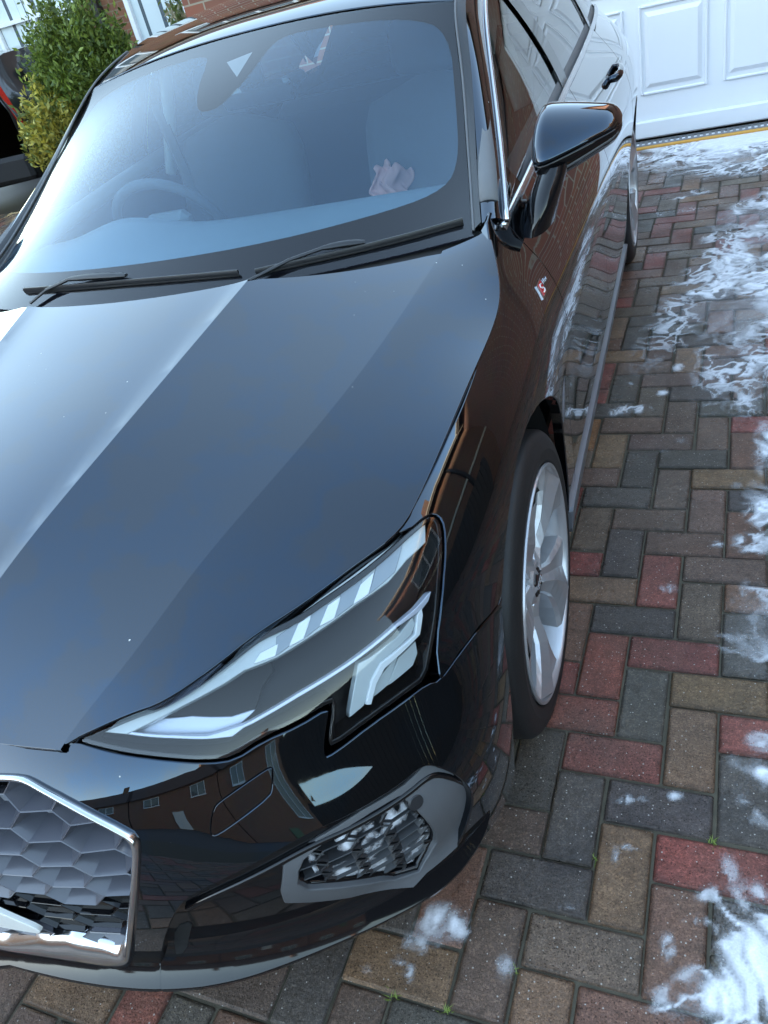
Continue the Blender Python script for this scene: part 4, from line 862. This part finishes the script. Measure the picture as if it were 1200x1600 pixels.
for n_,(ty,i,j,gx,gy) in enumerate(cand):
    ang=-GA+(0 if ty=='H' else math.pi/2)+random.gauss(0,.005); col=bcol(ty,i,j); x,y=cx[n_]+random.gauss(0,.0009),cy[n_]+random.gauss(0,.0009); z=random.gauss(0,.0011)
    if n_ in sel:
        o=bpy.data.objects.new('brick',bme); COL.objects.link(o); o.location=(x,y,z); o.rotation_euler=(random.gauss(0,.004),random.gauss(0,.004),ang); o.color=(*col,1); o.parent=dv
    elif cx[n_]>-7.5 and cy[n_]>-3.5:
        c,s=math.cos(ang),math.sin(ang); V=np.stack([BVn[:,0]*c-BVn[:,1]*s+x,BVn[:,0]*s+BVn[:,1]*c+y,BVn[:,2]+z],-1); b0=len(SV)*len(BV); SV.append(V[8:]); 
        SF+= [tuple(t-8+len(SCc)*24 for t in f) for f in BF if min(f)>=8]; SCc.append(col)
sv=np.concatenate(SV); o=mk('pavers',sv,SF,BRICKS,dv,False); tag(o,kind='stuff')
at_=o.data.color_attributes.new('Col','FLOAT_COLOR','POINT'); at_.data.foreach_set('color',np.repeat(np.array([(*c,1) for c in SCc]),24,axis=0).astype(np.float32).ravel())
# ground beyond the drive
gnd=mk('ground',[(-150,-150,-.075),(150,-150,-.075),(150,150,-.075),(-150,150,-.075)],[(0,1,2,3)],mat('tarmac',(.055,.055,.056),.85,var=.3,vscale=1.2)); tag(gnd,kind='structure')
# moss and weeds in the joints
wv=MB()
for gx,gy in ((-.30,-1.42),(.0,-1.29),(.02,-1.30),(-.105,-1.21),(-.295,-1.30),(-.2,-1.30),(-.40,-1.18),(.10,-1.31),(-.2,-1.495),(-.3,-1.1),(.2,-.9),(.0,-.98)):
    x,y=g2c(gx,gy)
    for k in range(16):
        a=random.uniform(0,6.28); l=random.uniform(.006,.017); r=random.uniform(0,.011); bx,by=x+r*math.cos(a*3),y+r*math.sin(a*5); h=random.uniform(.003,.011)
        d=np.array([math.cos(a)*l,math.sin(a)*l,h]); sd_=np.array([-math.sin(a),math.cos(a),0])*.0011
        wv.add([np.array([bx,by,-.005])-sd_,np.array([bx,by,-.005])+sd_,np.array([bx,by,-.003])+d],[(0,1,2)])
wo=wv.build('joint_weeds',mat('weed_green',(.16,.22,.04),.6)); tag(wo,'tiny green weeds sprouting from the paving joints','weeds',kind='stuff')
# ---- soap foam
def vnoise(x,y,seed):
    xi=np.floor(x).astype(int); yi=np.floor(y).astype(int); fx=x-xi; fy=y-yi; fx=fx*fx*(3-2*fx); fy=fy*fy*(3-2*fy)
    def h(a,b):
        n=(a*374761393+b*668265263+seed*974711)&0xffffffff; n=((n^(n>>13))*1274126177)&0xffffffff; return ((n^(n>>16))&0xffff)/65535.0
    return (h(xi,yi)*(1-fx)+h(xi+1,yi)*fx)*(1-fy)+(h(xi,yi+1)*(1-fx)+h(xi+1,yi+1)*fx)*fy
def fbm(x,y,s,o=5):
    r=0;a=.5
    for k in range(o): r=r+a*vnoise(x*2**k,y*2**k,s+k*17); a*=.5
    return r/(1-.5**o)
# blobs: photo-measured centres on the ground (x,y), radii across and along, strength
BL_=FOAM_BLOBS
st=.0055
fx=np.arange(.45,2.75,st); fy=np.arange(-1.45,4.72,st); FXg,FYg=np.meshgrid(fx,fy,indexing='ij')
Wt=np.zeros_like(FXg)
for x,y,rx,ry,a,wgt in BL_:
    c,s=math.cos(a),math.sin(a); dx,dy=FXg-x,FYg-y; e=((dx*c+dy*s)/rx)**2+((-dx*s+dy*c)/ry)**2
    Wt=np.maximum(Wt,wgt*np.exp(-e*.6))
wx=fbm(FXg*5,FYg*5,3)-.5; wy=fbm(FXg*5+40,FYg*5,5)-.5
U1=FXg+.30*wx; V1=FYg+.30*wy
soft=fbm(U1*6,V1*6,51,5); wx2=fbm(FXg*16,FYg*16,13,3)-.5; wy2=fbm(FXg*16+7,FYg*16,15,3)-.5
U2=U1+.05*wx2; V2=V1+.05*wy2
rn=fbm(U2*9,V2*9,21,3); ln1=np.clip(1-np.abs(rn-.5)*16*(1.25-.9*Wt),0,1); rn2=fbm(U2*17+9,V2*12,33,3); ln2=np.clip(1-np.abs(rn2-.5)*13*(1.3-.9*Wt),0,1)
cl=np.clip((Wt-.22)/.28,0,1); patch=np.clip((fbm(FXg*4+3,FYg*4,71,3)-.36)*5,0,1)
lines=np.maximum(ln1,ln2*.9)**.7*cl*(.35+.65*patch)
sheet=np.clip((Wt+.85*(soft-.5)*2-.70)/.36,0,1)
bub=np.ones_like(FXg)
for sc_,th,sd in((30,.80,77),(55,.84,78),(18,.86,79)):
    bub*=1-np.clip((vnoise(FXg*sc_+3*wx,FYg*sc_+3*wy,sd)-th)*14,0,1)*.9
tex=fbm(U2*40,V2*40,91,3)
sheet=sheet*(.50+.55*np.clip(tex*2.2-.5,0,1))*bub
veil=.30*np.clip((Wt-.28)/.5,0,1)*np.clip(fbm(U1*9,V1*9,61,5)*2.4-.75,0,1)
alpha=np.clip(np.maximum(np.maximum(sheet,lines*.92),veil),0,1)
ok=(alpha>.01); cell=ok[:-1,:-1]|ok[1:,:-1]|ok[:-1,1:]|ok[1:,1:]
idx=-np.ones(FXg.shape,int); need=np.zeros(FXg.shape,bool); need[:-1,:-1]|=cell; need[1:,:-1]|=cell; need[:-1,1:]|=cell; need[1:,1:]|=cell
idx[need]=np.arange(need.sum()); FZ=.0026+.0035*alpha**1.5*(.35+.65*tex)
V=np.stack([FXg[need],FYg[need],FZ[need]],-1); ci,cj=np.nonzero(cell); F=np.stack([idx[ci,cj],idx[ci+1,cj],idx[ci+1,cj+1],idx[ci,cj+1]],-1)
fm=bpy.data.materials.new('soap_foam'); fm.use_nodes=True; N,L=nodes(fm); b=N['Principled BSDF']; b.inputs['Base Color'].default_value=(.86,.88,.92,1); b.inputs['Roughness'].default_value=.45
b.inputs['Subsurface Weight'].default_value=0.0
a=N.new('ShaderNodeAttribute'); a.attribute_name='foam'; nz=N.new('ShaderNodeTexNoise'); nz.inputs['Scale'].default_value=240; nz.inputs['Detail'].default_value=3; ge=N.new('ShaderNodeNewGeometry'); L.new(ge.outputs['Position'],nz.inputs['Vector'])
mm=N.new('ShaderNodeMath'); mm.operation='MULTIPLY_ADD'; L.new(nz.outputs['Fac'],mm.inputs[0]); mm.inputs[1].default_value=.34; mm.inputs[2].default_value=-.17
ad=N.new('ShaderNodeMath'); ad.operation='ADD'; ad.use_clamp=True; L.new(a.outputs['Fac'],ad.inputs[0]); L.new(mm.outputs[0],ad.inputs[1])
pw=N.new('ShaderNodeMath'); pw.operation='MULTIPLY'; L.new(ad.outputs[0],pw.inputs[0]); pw.inputs[1].default_value=1.0; pw.use_clamp=True
sq=N.new('ShaderNodeMath'); sq.operation='POWER'; L.new(pw.outputs[0],sq.inputs[0]); sq.inputs[1].default_value=1.15; L.new(sq.outputs[0],b.inputs['Alpha'])
bp=N.new('ShaderNodeBump'); bp.inputs['Strength'].default_value=.4; bp.inputs['Distance'].default_value=.002; L.new(nz.outputs['Fac'],bp.inputs['Height']); L.new(bp.outputs[0],b.inputs['Normal'])
me=bpy.data.meshes.new('foam'); me.from_pydata([],[],[]); me.vertices.add(len(V)); me.vertices.foreach_set('co',V.astype(np.float32).ravel()); me.loops.add(len(F)*4); me.loops.foreach_set('vertex_index',F.astype(np.int32).ravel()); me.polygons.add(len(F)); me.polygons.foreach_set('loop_start',np.arange(0,len(F)*4,4,dtype=np.int32)); me.polygons.foreach_set('loop_total',np.full(len(F),4,dtype=np.int32)); me.polygons.foreach_set('use_smooth',np.ones(len(F),bool)); me.update(calc_edges=True); me.validate()
fa=me.attributes.new('foam','FLOAT','POINT'); fa.data.foreach_set('value',alpha[need].astype(np.float32)); me.materials.append(fm)
fo=bpy.data.objects.new('soap_foam',me); COL.objects.link(fo); tag(fo,'white soap foam streaks drying on the block paving','foam',kind='stuff')
# suds caught on the blades of the corner intake
fm2=fm.copy(); fm2.name='soap_foam_on_car'; N,L=nodes(fm2); b2=N['Principled BSDF']; ge2=N.new('ShaderNodeNewGeometry'); n2=N.new('ShaderNodeTexNoise'); n2.inputs['Scale'].default_value=24; n2.inputs['Detail'].default_value=4; L.new(ge2.outputs['Position'],n2.inputs['Vector'])
r2=N.new('ShaderNodeMapRange'); L.new(n2.outputs['Fac'],r2.inputs[0]); r2.inputs[1].default_value=.50; r2.inputs[2].default_value=.64; r2.inputs[4].default_value=.75; L.new(r2.outputs[0],b2.inputs['Alpha'])
fpoly=[tuple(p) for p in shrink(hole,.006)]; fpoly=[(max(u_,.70),z_) for u_,z_ in fpoly]
d_=panel_data(lambda u,z:insert(u,z,-.009),ins_n,fpoly,sp=.02,bsp=.012,flange=0); fc=pobj('soap_foam_on_vent',d_,fm2,None); tag(fc,'white suds caught between the blades of the corner air intake','foam',kind='stuff')
# ---- house brickwork
def brickwall(name,c1,c2,mortar,sc=1.0,axis='xz'):
    m=bpy.data.materials.new(name); m.use_nodes=True; N,L=nodes(m); b=N['Principled BSDF']; b.inputs['Roughness'].default_value=.85
    ge=N.new('ShaderNodeNewGeometry'); sp=N.new('ShaderNodeSeparateXYZ'); L.new(ge.outputs['Position'],sp.inputs[0]); cb=N.new('ShaderNodeCombineXYZ')
    ad=N.new('ShaderNodeMath'); ad.operation='ADD'; L.new(sp.outputs[0],ad.inputs[0]); L.new(sp.outputs[1],ad.inputs[1]); L.new(ad.outputs[0],cb.inputs[0]); L.new(sp.outputs[2],cb.inputs[1])
    t=N.new('ShaderNodeTexBrick'); t.inputs['Scale'].default_value=1.0; t.inputs['Brick Width'].default_value=.225; t.inputs['Row Height'].default_value=.075; t.inputs['Mortar Size'].default_value=.006; t.inputs['Color1'].default_value=(*c1,1); t.inputs['Color2'].default_value=(*c2,1); t.inputs['Mortar'].default_value=(*mortar,1); L.new(cb.outputs[0],t.inputs['Vector'])
    n=N.new('ShaderNodeTexNoise'); n.inputs['Scale'].default_value=2.5; n.inputs['Detail'].default_value=6; L.new(ge.outputs['Position'],n.inputs['Vector'])
    mx=N.new('ShaderNodeMix'); mx.data_type='RGBA'; mx.blend_type='MULTIPLY'; mx.inputs[0].default_value=.6; L.new(t.outputs['Color'],mx.inputs[6]); L.new(n.outputs['Color'],mx.inputs[7])
    mx2=N.new('ShaderNodeMix'); mx2.data_type='RGBA'; mx2.inputs[0].default_value=.55; L.new(t.outputs['Color'],mx2.inputs[6]); L.new(mx.outputs[2],mx2.inputs[7]); L.new(mx2.outputs[2],b.inputs['Base Color']); return m
BW1=brickwall('red_brick_wall',(.30,.105,.065),(.22,.085,.06),(.34,.29,.22)); BW2=brickwall('brown_brick_wall',(.26,.105,.055),(.20,.08,.045),(.24,.17,.11))
TILE=mat('roof_tile',(.10,.055,.042),.8,var=.3,vscale=3); CREAM=mat('cream_fascia',(.62,.52,.38),.6); WHITEP=mat('white_upvc',(.80,.82,.85),.35,var=.03,vscale=6)
GUTTER=mat('black_gutter',(.02,.02,.02),.4); WG=mat('house_window_glass',(.10,.13,.15),.06,0,1.5); CURT=mat('net_curtain',(.62,.70,.72),.8,bump=.4,bscale=30)
def house(name,label,x0,x1,y0,y1,eave,ridge,wallm,along='x',loc=None,holes=()):
    h=empty(name,((x0+x1)/2,(y0+y1)/2,0)); tag(h,label,'house'); ox,oy=h.location.x,h.location.y
    def B(c,d,nm,m,par=h): return MB().box((c[0]-ox,c[1]-oy,c[2]),d).build(nm,m,par)
    def part(mb,nm,m,par=h):
        mb.V=[(v[0]-ox,v[1]-oy,v[2]) for v in mb.V]; return mb.build(nm,m,par)
    w_=MB(); w_.box(((x0+x1)/2,(y0+y1)/2,eave/2-.04),(x1-x0,y1-y0,eave+.08))
    if along=='x':
        ym=(y0+y1)/2; w_.add([(x0,y0,eave),(x0,y1,eave),(x0,ym,ridge),(x1,y0,eave),(x1,y1,eave),(x1,ym,ridge)],[(0,1,2),(5,4,3)])
        R_=[(x0-.25,y0-.4,eave-.12),(x1+.25,y0-.4,eave-.12),(x1+.25,ym,ridge+.1),(x0-.25,ym,ridge+.1),(x0-.25,y1+.4,eave-.12),(x1+.25,y1+.4,eave-.12)]
        fas=[((x0+x1)/2,y0-.36,eave-.14,(x1-x0)+.5,.04,.2)]
    else:
        xm=(x0+x1)/2; w_.add([(x0,y0,eave),(x1,y0,eave),(xm,y0,ridge),(x0,y1,eave),(x1,y1,eave),(xm,y1,ridge)],[(2,1,0),(3,4,5)])
        R_=[(x0-.4,y0-.25,eave-.12),(x0-.4,y1+.25,eave-.12),(xm,y1+.25,ridge+.1),(xm,y0-.25,ridge+.1),(x1+.4,y0-.25,eave-.12),(x1+.4,y1+.25,eave-.12)]
        fas=[(x0-.36,(y0+y1)/2,eave-.14,.04,(y1-y0)+.5,.2)]
    part(w_,'wall',wallm)
    V=R_+[(a,b,c-.10) for a,b,c in R_]; F=[(0,1,2,3),(3,2,5,4),(9,8,7,6),(10,11,8,9),(0,6,7,1),(4,5,11,10),(0,3,9,6),(3,4,10,9),(1,7,8,2),(2,8,11,5)]
    m_=MB(); m_.add(V,F); rf=part(m_,'roof',TILE)
    for a in fas: B(a[:3],a[3:],'fascia',CREAM)
    return h,B,part,rf
def window(B,par,x,y,z,w_,h_,face,nx=2,nz=1,nm='window'):
    """window in a wall; face = outward direction as (axis, sign)"""
    ax,sg=face; t=.06
    def P(du,dn,dz,su,sn,sz,n_,m,pr):
        c=(x+du,y+sg*dn,z+dz) if ax=='y' else (x+sg*dn,y+du,z+dz); d=(su,sn,sz) if ax=='y' else (sn,su,sz); return B(c,d,n_,m,pr)
    f=P(0,.03,h_/2+t/2,w_+2*t,.09,t,nm,WHITEP,par)
    P(0,.03,-h_/2-t/2,w_+2*t,.09,t,'frame',WHITEP,f); 
    for s in(-1,1): P(s*(w_/2+t/2),.03,0,t,.088,h_,'frame',WHITEP,f)
    for k in range(1,nx): P(-w_/2+w_*k/nx,.032,0,.055,.07,h_,'mullion',WHITEP,f)
    for k in range(1,nz): P(0,.031,-h_/2+h_*k/nz,w_,.06,.045,'transom',WHITEP,f)
    P(0,-.005+.012,0,w_,.012,h_,'pane',WG,f); P(0,.06,-h_/2-t-.03,w_+.25,.16,.05,'sill',WHITEP,f)
    # net curtain: wavy strips behind/against the pane
    return f
# garage block with the white door
GYW=4.78
hs,B,part,rf=house('house','brick house with a white panelled garage door facing the drive',2.4,7.6,5.0,11.5,5.0,7.6,BW1,'x')
B((0.02,7.6,1.29),(4.74,5.19,2.70),'garage_wall',BW1); B((.02,7.5,2.70),(5.0,5.6,.12),'garage_roof',TILE)
for x0,x1,z0,z1 in((-2.3,-.36,-.05,2.55),(1.86,3.2,-.05,2.55),(-.36,1.86,2.12,2.55)): B(((x0+x1)/2,(GYW-.06+5.0)/2,(z0+z1)/2),(x1-x0,5.0-GYW+.06-.004,z1-z0),'garage_front',BW1)
B((.45,4.83,2.62),(5.6,.5,.10),'garage_canopy',TILE)

DOORW=mat('white_garage_door_paint',(.76,.79,.83),.42,var=.05,vscale=2.2,bump=.04,bscale=60)
gd=empty('garage_door',(.745,GYW,0)); tag(gd,'white up-and-over garage door with raised rectangular panels','garage door')
def gb(c,d,nm,par=gd,bev=.0,m=DOORW): return MB().box((c[0]-.745,c[1]-GYW,c[2]),d,bev=bev).build(nm,m,par)
gb((.745,GYW+.03,1.065),(2.2,.03,2.09),'door_leaf')
for i in range(4):
    for j in range(3):
        x0=-.21+.5*i; z0=.285+.60*j
        p=empty('panel',(x0+.205-.745,0,z0+.255)); p.parent=gd
        def pb_(c,d,nm,bev): return MB().box(c,d,bev=bev).build(nm,DOORW,p)
        for s in(-1,1): pb_((s*.196,.009,0),(.018,.018,.51),'moulding',.006); pb_((0,.0092,s*.247),(.374,.0175,.018),'moulding',.006)
        V=[];F=[]
        for (hw,hh,yy) in((.170,.215,.0135),(.145,.190,-.004)):
            V+=[(-hw,yy,-hh),(hw,yy,-hh),(hw,yy,hh),(-hw,yy,hh)]
        F=[(4,5,6,7)]+[(k,(k+1)%4,4+(k+1)%4,4+k) for k in range(4)]
        mk('field',V,F,DOORW,p,False)
gb((.745,GYW-.002,.075),(2.2,.035,.11),'bottom_rail',bev=.01)
for s in(-1,1): gb((.745+s*1.105,GYW+.01,1.06),(.05,.09,2.12),'door_frame',m=WHITEP)
# drain channel with slots
dr=empty('drain_channel',(.75,GYW-.095,0)); tag(dr,'slotted grey drain channel along the foot of the garage door','drain')
STEELG=mat('galvanised_grating',(.24,.25,.26),.45,.6,var=.2,vscale=30)
MB().box((0,0,-.02),(2.9,.11,.03)).build('channel',VOID,dr)
for s in(-1,1): MB().box((0,s*.052,.002),(2.9,.014,.022)).build('channel_edge',STEELG,dr)
for k in range(81): MB().box((-1.44+.036*k,0,.004),(.017,.092,.008)).build('grating_bar',STEELG,dr)
# yellow hose
pts=[]
for k in np.linspace(0,1,40): pts.append((-.9+3.6*k,GYW-.20-.012*math.sin(k*9)-.05*math.sin(k*3.1)*(1-k),.011))
ho=MB().tube(pts,.011,10).build('garden_hose',mat('orange_yellow_hose',(.62,.30,.05),.45,var=.1,vscale=20),None,True); tag(ho,'orange-yellow garden hose lying along the drain by the garage door','hose')
# neighbouring house with the big windows (behind the shrub)
h3,B3,part3,rf3=house('house','brick house with large white-framed windows and net curtains behind the shrubs',-8.3,-2.6,8.6,15.5,5.1,7.8,BW2,'x')
def bigwin(xc,zc,w_,h_,nx,nz): 
    f=window(B3,h3,xc,8.6,zc,w_,h_,('y',-1),nx,nz)
    n=int(w_/.035); V=[];F=[]
    ox,oy=h3.location.x,h3.location.y
    for i in range(n+1):
        x=xc-w_/2+w_*i/n; y=8.6-.0155-.006*math.sin(i*1.3)*math.sin(i*.37+1)
        V+=[(x-ox,y-oy,zc-h_/2+.01),(x-ox,y-oy,zc+h_/2-.01)]
        if i: F.append((2*i-2,2*i,2*i+1,2*i-1))
    mk('net_curtain',V,F,CURT,f,True)
bigwin(-4.15,1.75,2.2,1.6,3,1); bigwin(-7.0,1.75,1.9,1.6,3,2)
for x in(-4.2,-7.0): window(B3,h3,x,8.6,4.1,1.7,1.1,('y',-1),3,1)
B3((-5.72,8.55,1.4),(.10,.10,2.9),'downpipe',GUTTER)
# brown brick house across the side passage (mirrored in bonnet edge and wing)
h4,B4,part4,rf4=house('house','tall brown brick gable house with cream eaves standing beside the drive',6.2,13.5,-1.6,6.4,4.9,7.6,BW2,'y')
for y in(.6,): window(B4,h4,6.2,y,3.7,1.3,1.1,('x',-1),2,1)
B4((6.14,3.4,2.45),(.10,.10,4.85),'downpipe',GUTTER); B4((6.175,2.4,2.52),(.055,7.9,.16),'string_course',CREAM)
ch=part4(MB().box((9.8,3.0,7.9),(.6,.9,1.5)),'chimney',BW1,rf4)
# low dark hedge/fence line between
fe=empty('fence',(4.6,-1.5,0)); tag(fe,'dark stained timber fence along the side of the drive','fence')
FEN=mat('dark_fence_timber',(.045,.034,.026),.8,var=.35,vscale=5)
for k in range(60):
    MB().box((0,-4.5+.15*k,.72),(.02,.143,1.5)).build('fence_board',FEN,fe)
for k in range(4): MB().box((.06,-4.5+2.95*k,.75),(.09,.09,1.6)).build('fence_post',FEN,fe)
# terrace across the road
for k,x in enumerate((-13,-4.4,4.2,12.8)):
    hh,Bk,pk,rk=house('house',['red brick terrace house with a dark red front door across the road','red brick terrace house with a dark blue front door across the road','red brick terrace house with a white front door across the road','red brick terrace house with a dark green front door across the road'][k],x-4.25,x+4.25,-29,-22,5.0,7.7,BW1,'x')
    for wx in(-2.2,2.2):
        window(Bk,hh,x+wx,-22,3.9,1.3,1.1,('y',1),2,1); 
    Bk((x,-21.97,1.0),(.95,.08,2.05),'front_door',mat('front_door_paint_%d'%k,[(.2,.02,.02),(.03,.08,.15),(.7,.7,.7),(.04,.12,.06)][k],.4))
    pk(MB().box((x+3.6,-25.5,8.0),(.6,.9,1.4)),'chimney',BW2,rk)
h5,B5,p5,r5=house('house','long tall unseen brick house added across the lane to block the low sun',-26,-19,-34,9,7.9,11.0,BW2,'y')  # unseen blocker, added and raised to keep low sun off drive and side house
for y in(-15,-8,-3,3): window(B5,h5,-19,y,1.5,1.8,1.2,('x',1),2,1); window(B5,h5,-19,y,3.9,1.5,1.1,('x',1),2,1)
# ---- shrubs
def shrub(name,label,loc,rad,n,leaf,cols,seed,cone=0.0,trunkh=.5):
    rg=np.random.default_rng(seed); s=empty(name,loc); tag(s,label,'shrub')
    m=bpy.data.materials.new(name+'_leaf'); m.use_nodes=True; N,L=nodes(m); b=N['Principled BSDF']; a=N.new('ShaderNodeAttribute'); a.attribute_name='Col'; L.new(a.outputs['Color'],b.inputs['Base Color']); b.inputs['Roughness'].default_value=.5; b.inputs['Subsurface Weight'].default_value=0
    tr_=N.new('ShaderNodeBsdfTranslucent'); L.new(a.outputs['Color'],tr_.inputs[0]); mx=N.new('ShaderNodeMixShader'); mx.inputs[0].default_value=.3; L.new(b.outputs[0],mx.inputs[1]); L.new(tr_.outputs[0],mx.inputs[2]); L.new(mx.outputs[0],N['Material Output'].inputs[0])
    nt_=max(24,n//120); d=rg.normal(size=(nt_,3)); d/=np.linalg.norm(d,axis=1,keepdims=True); d[:,2]=np.abs(d[:,2])*rg.choice([1,1,1,-.6],nt_); tips=d*np.array(rad)*(rg.uniform(.62,1.08,(nt_,1))); tips[:,2]+=rad[2]*.9
    tips[:,:2]*=(1-cone*np.clip(tips[:,2:]/(2*rad[2]),0,1))
    k=rg.integers(0,nt_,n); tb=tips*.35; tb[:,2]=tips[:,2]*.6; f=rg.uniform(.25,1.05,(n,1))**.6; c=tb[k]+(tips[k]-tb[k])*f+rg.normal(size=(n,3))*np.array(rad)*.085
    u=rg.normal(size=(n,3)); u+= (tips[k]-tb[k])/np.linalg.norm(tips[k]-tb[k],axis=1,keepdims=True)*1.2; u/=np.linalg.norm(u,axis=1,keepdims=True); v=np.cross(u,rg.normal(size=(n,3))); v/=np.linalg.norm(v,axis=1,keepdims=True)
    sz=leaf*rg.uniform(.6,1.4,(n,1)); V=np.stack([c-u*sz,c+v*sz*.38,c+u*sz,c-v*sz*.38],1).reshape(-1,3); F=np.arange(4*n).reshape(-1,4)
    cr=mk('crown',V,F,m,s,False); ci=rg.integers(0,len(cols),n); tint=rg.uniform(.7,1.3,(nt_,1))[k]*rg.uniform(.8,1.2,(n,1)); C_=np.clip(np.array(cols)[ci]*tint,0,1)
    at2=cr.data.color_attributes.new('Col','FLOAT_COLOR','POINT'); at2.data.foreach_set('color',np.repeat(np.concatenate([C_,np.ones((n,1))],1),4,axis=0).astype(np.float32).ravel())
    mb=MB().tube([(0,0,-.05),(.02,0,trunkh*.5),(0,.03,rad[2]*1.1)],[.05,.04,.02],7)
    for q_ in range(min(nt_,14)): mb.tube([(0,.01,trunkh*.5+.03*q_),tips[q_]*.5+[0,0,tips[q_][2]*.3],tips[q_]*.92],[.018,.012,.004],5)
    mb.build('trunk',mat(name+'_bark',(.07,.05,.035),.9),s,True); return s
shrub('evergreen_shrub','tall dense green evergreen shrub beside the white-framed windows',(-4.70,6.55,0),(.60,.56,.98),26000,.030,[(.11,.165,.03),(.15,.21,.035),(.07,.115,.025),(.20,.26,.05)],5,.12)
shrub('variegated_shrub','low yellow-leaved shrub at the foot of the evergreen shrub',(-4.95,6.15,0),(.42,.4,.62),9000,.034,[(.42,.34,.05),(.34,.30,.06),(.16,.20,.05),(.5,.42,.09)],8)
shrub('flowering_shrub','loose pale green shrub with buff flower heads next to the evergreen',(-3.55,6.9,0),(.60,.5,.78),9000,.034,[(.16,.20,.06),(.12,.17,.05),(.36,.30,.20),(.24,.24,.10)],12)
# ---- dark people carrier parked beyond the car
vn=empty('parked_estate',(-6.42,6.2,0),math.radians(4)); tag(vn,'dark estate car with a red tail lamp parked beyond the shrubs','car')
VP=mat('dark_van_paint',(.012,.013,.015),.3,0,1.5,1.0); VG=mat('dark_van_glass',(.006,.007,.008),.05,0,1.5); VR=mat('red_tail_lamp',(.45,.02,.015),.2,0,1.5,.6)
def loft(sections,nm,m,par): return MB().grid(np.array(sections),flip=True).build(nm,m,par,True,45)
# body: cross-sections along its length (local y forward)
secs=[]
for y,wd,zt in((0,.80,1.22),(.10,.88,1.38),(.5,.92,1.46),(2.4,.93,1.48),(3.2,.92,1.38),(3.9,.90,1.02),(4.5,.86,.88),(4.7,.70,.72)):
    prof=[(-wd*.96,.28),(-wd,.55),(-wd,.95),(-wd*.90,zt*.80 if zt>1.3 else zt*.96),(-wd*.72,zt),(0,zt+.03),(wd*.72,zt),(wd*.90,zt*.80 if zt>1.3 else zt*.96),(wd,.95),(wd,.55),(wd*.96,.28),(0,.26),(-wd*.96,.28)]
    secs.append([(x,y,z) for x,z in prof])
vb=loft(np.array(secs).transpose(1,0,2),'body',VP,vn)
MB().grid(np.array([[(x,-.012+.05*max(0,z-1.0),z) for z in np.linspace(.92,1.24,5)] for x in np.linspace(-.66,.66,9)])).build('rear_window',VG,vn,True)
MB().grid(np.array([[(x,y,z) for x,z in((-.80,.28),(-.86,.55),(-.86,.90),(-.78,1.1),(-.62,1.24),(0,1.26),(.62,1.24),(.78,1.1),(.86,.90),(.86,.55),(.80,.28))] for y in(.0,.06)]),flip=True).build('tailgate',VP,vn,True)
MB().box((0,-.03,.42),(1.66,.12,.26),bev=.04).build('rear_bumper',MATTEB,vn)
for s in(-1,1):
    MB().grid(np.array([[(s*(.845+.03*k-.12*max(0,(z-.85)/.5)),.01+.05*k,z) for z in np.linspace(.80,1.30,7)] for k in(0,.5,1)]),flip=(s<0)).build('tail_lamp',VR,vn,True)
    MB().grid(np.array([[(s*(.935-.12*(z-.95)/.4),y,z) for z in np.linspace(.95,1.35,4)] for y in np.linspace(.45,3.0,10)]),flip=(s<0)).build('side_window',VG,vn,True)
    for y in(.85,3.65):
        wm=MB().lathe([(.09*s,.20),(.10*s,.27),(.10*s,.31),(.06*s,.325),(-.10*s,.325),(-.10*s,.2)],32,c=(s*.83,y,.325)).build('wheel',RUBBER,vn,True,40); MB().lathe([(.07*s,.0),(.085*s,.06),(.09*s,.205)],24,c=(s*.83,y,.325)).build('rim',WHEELM,wm,True)
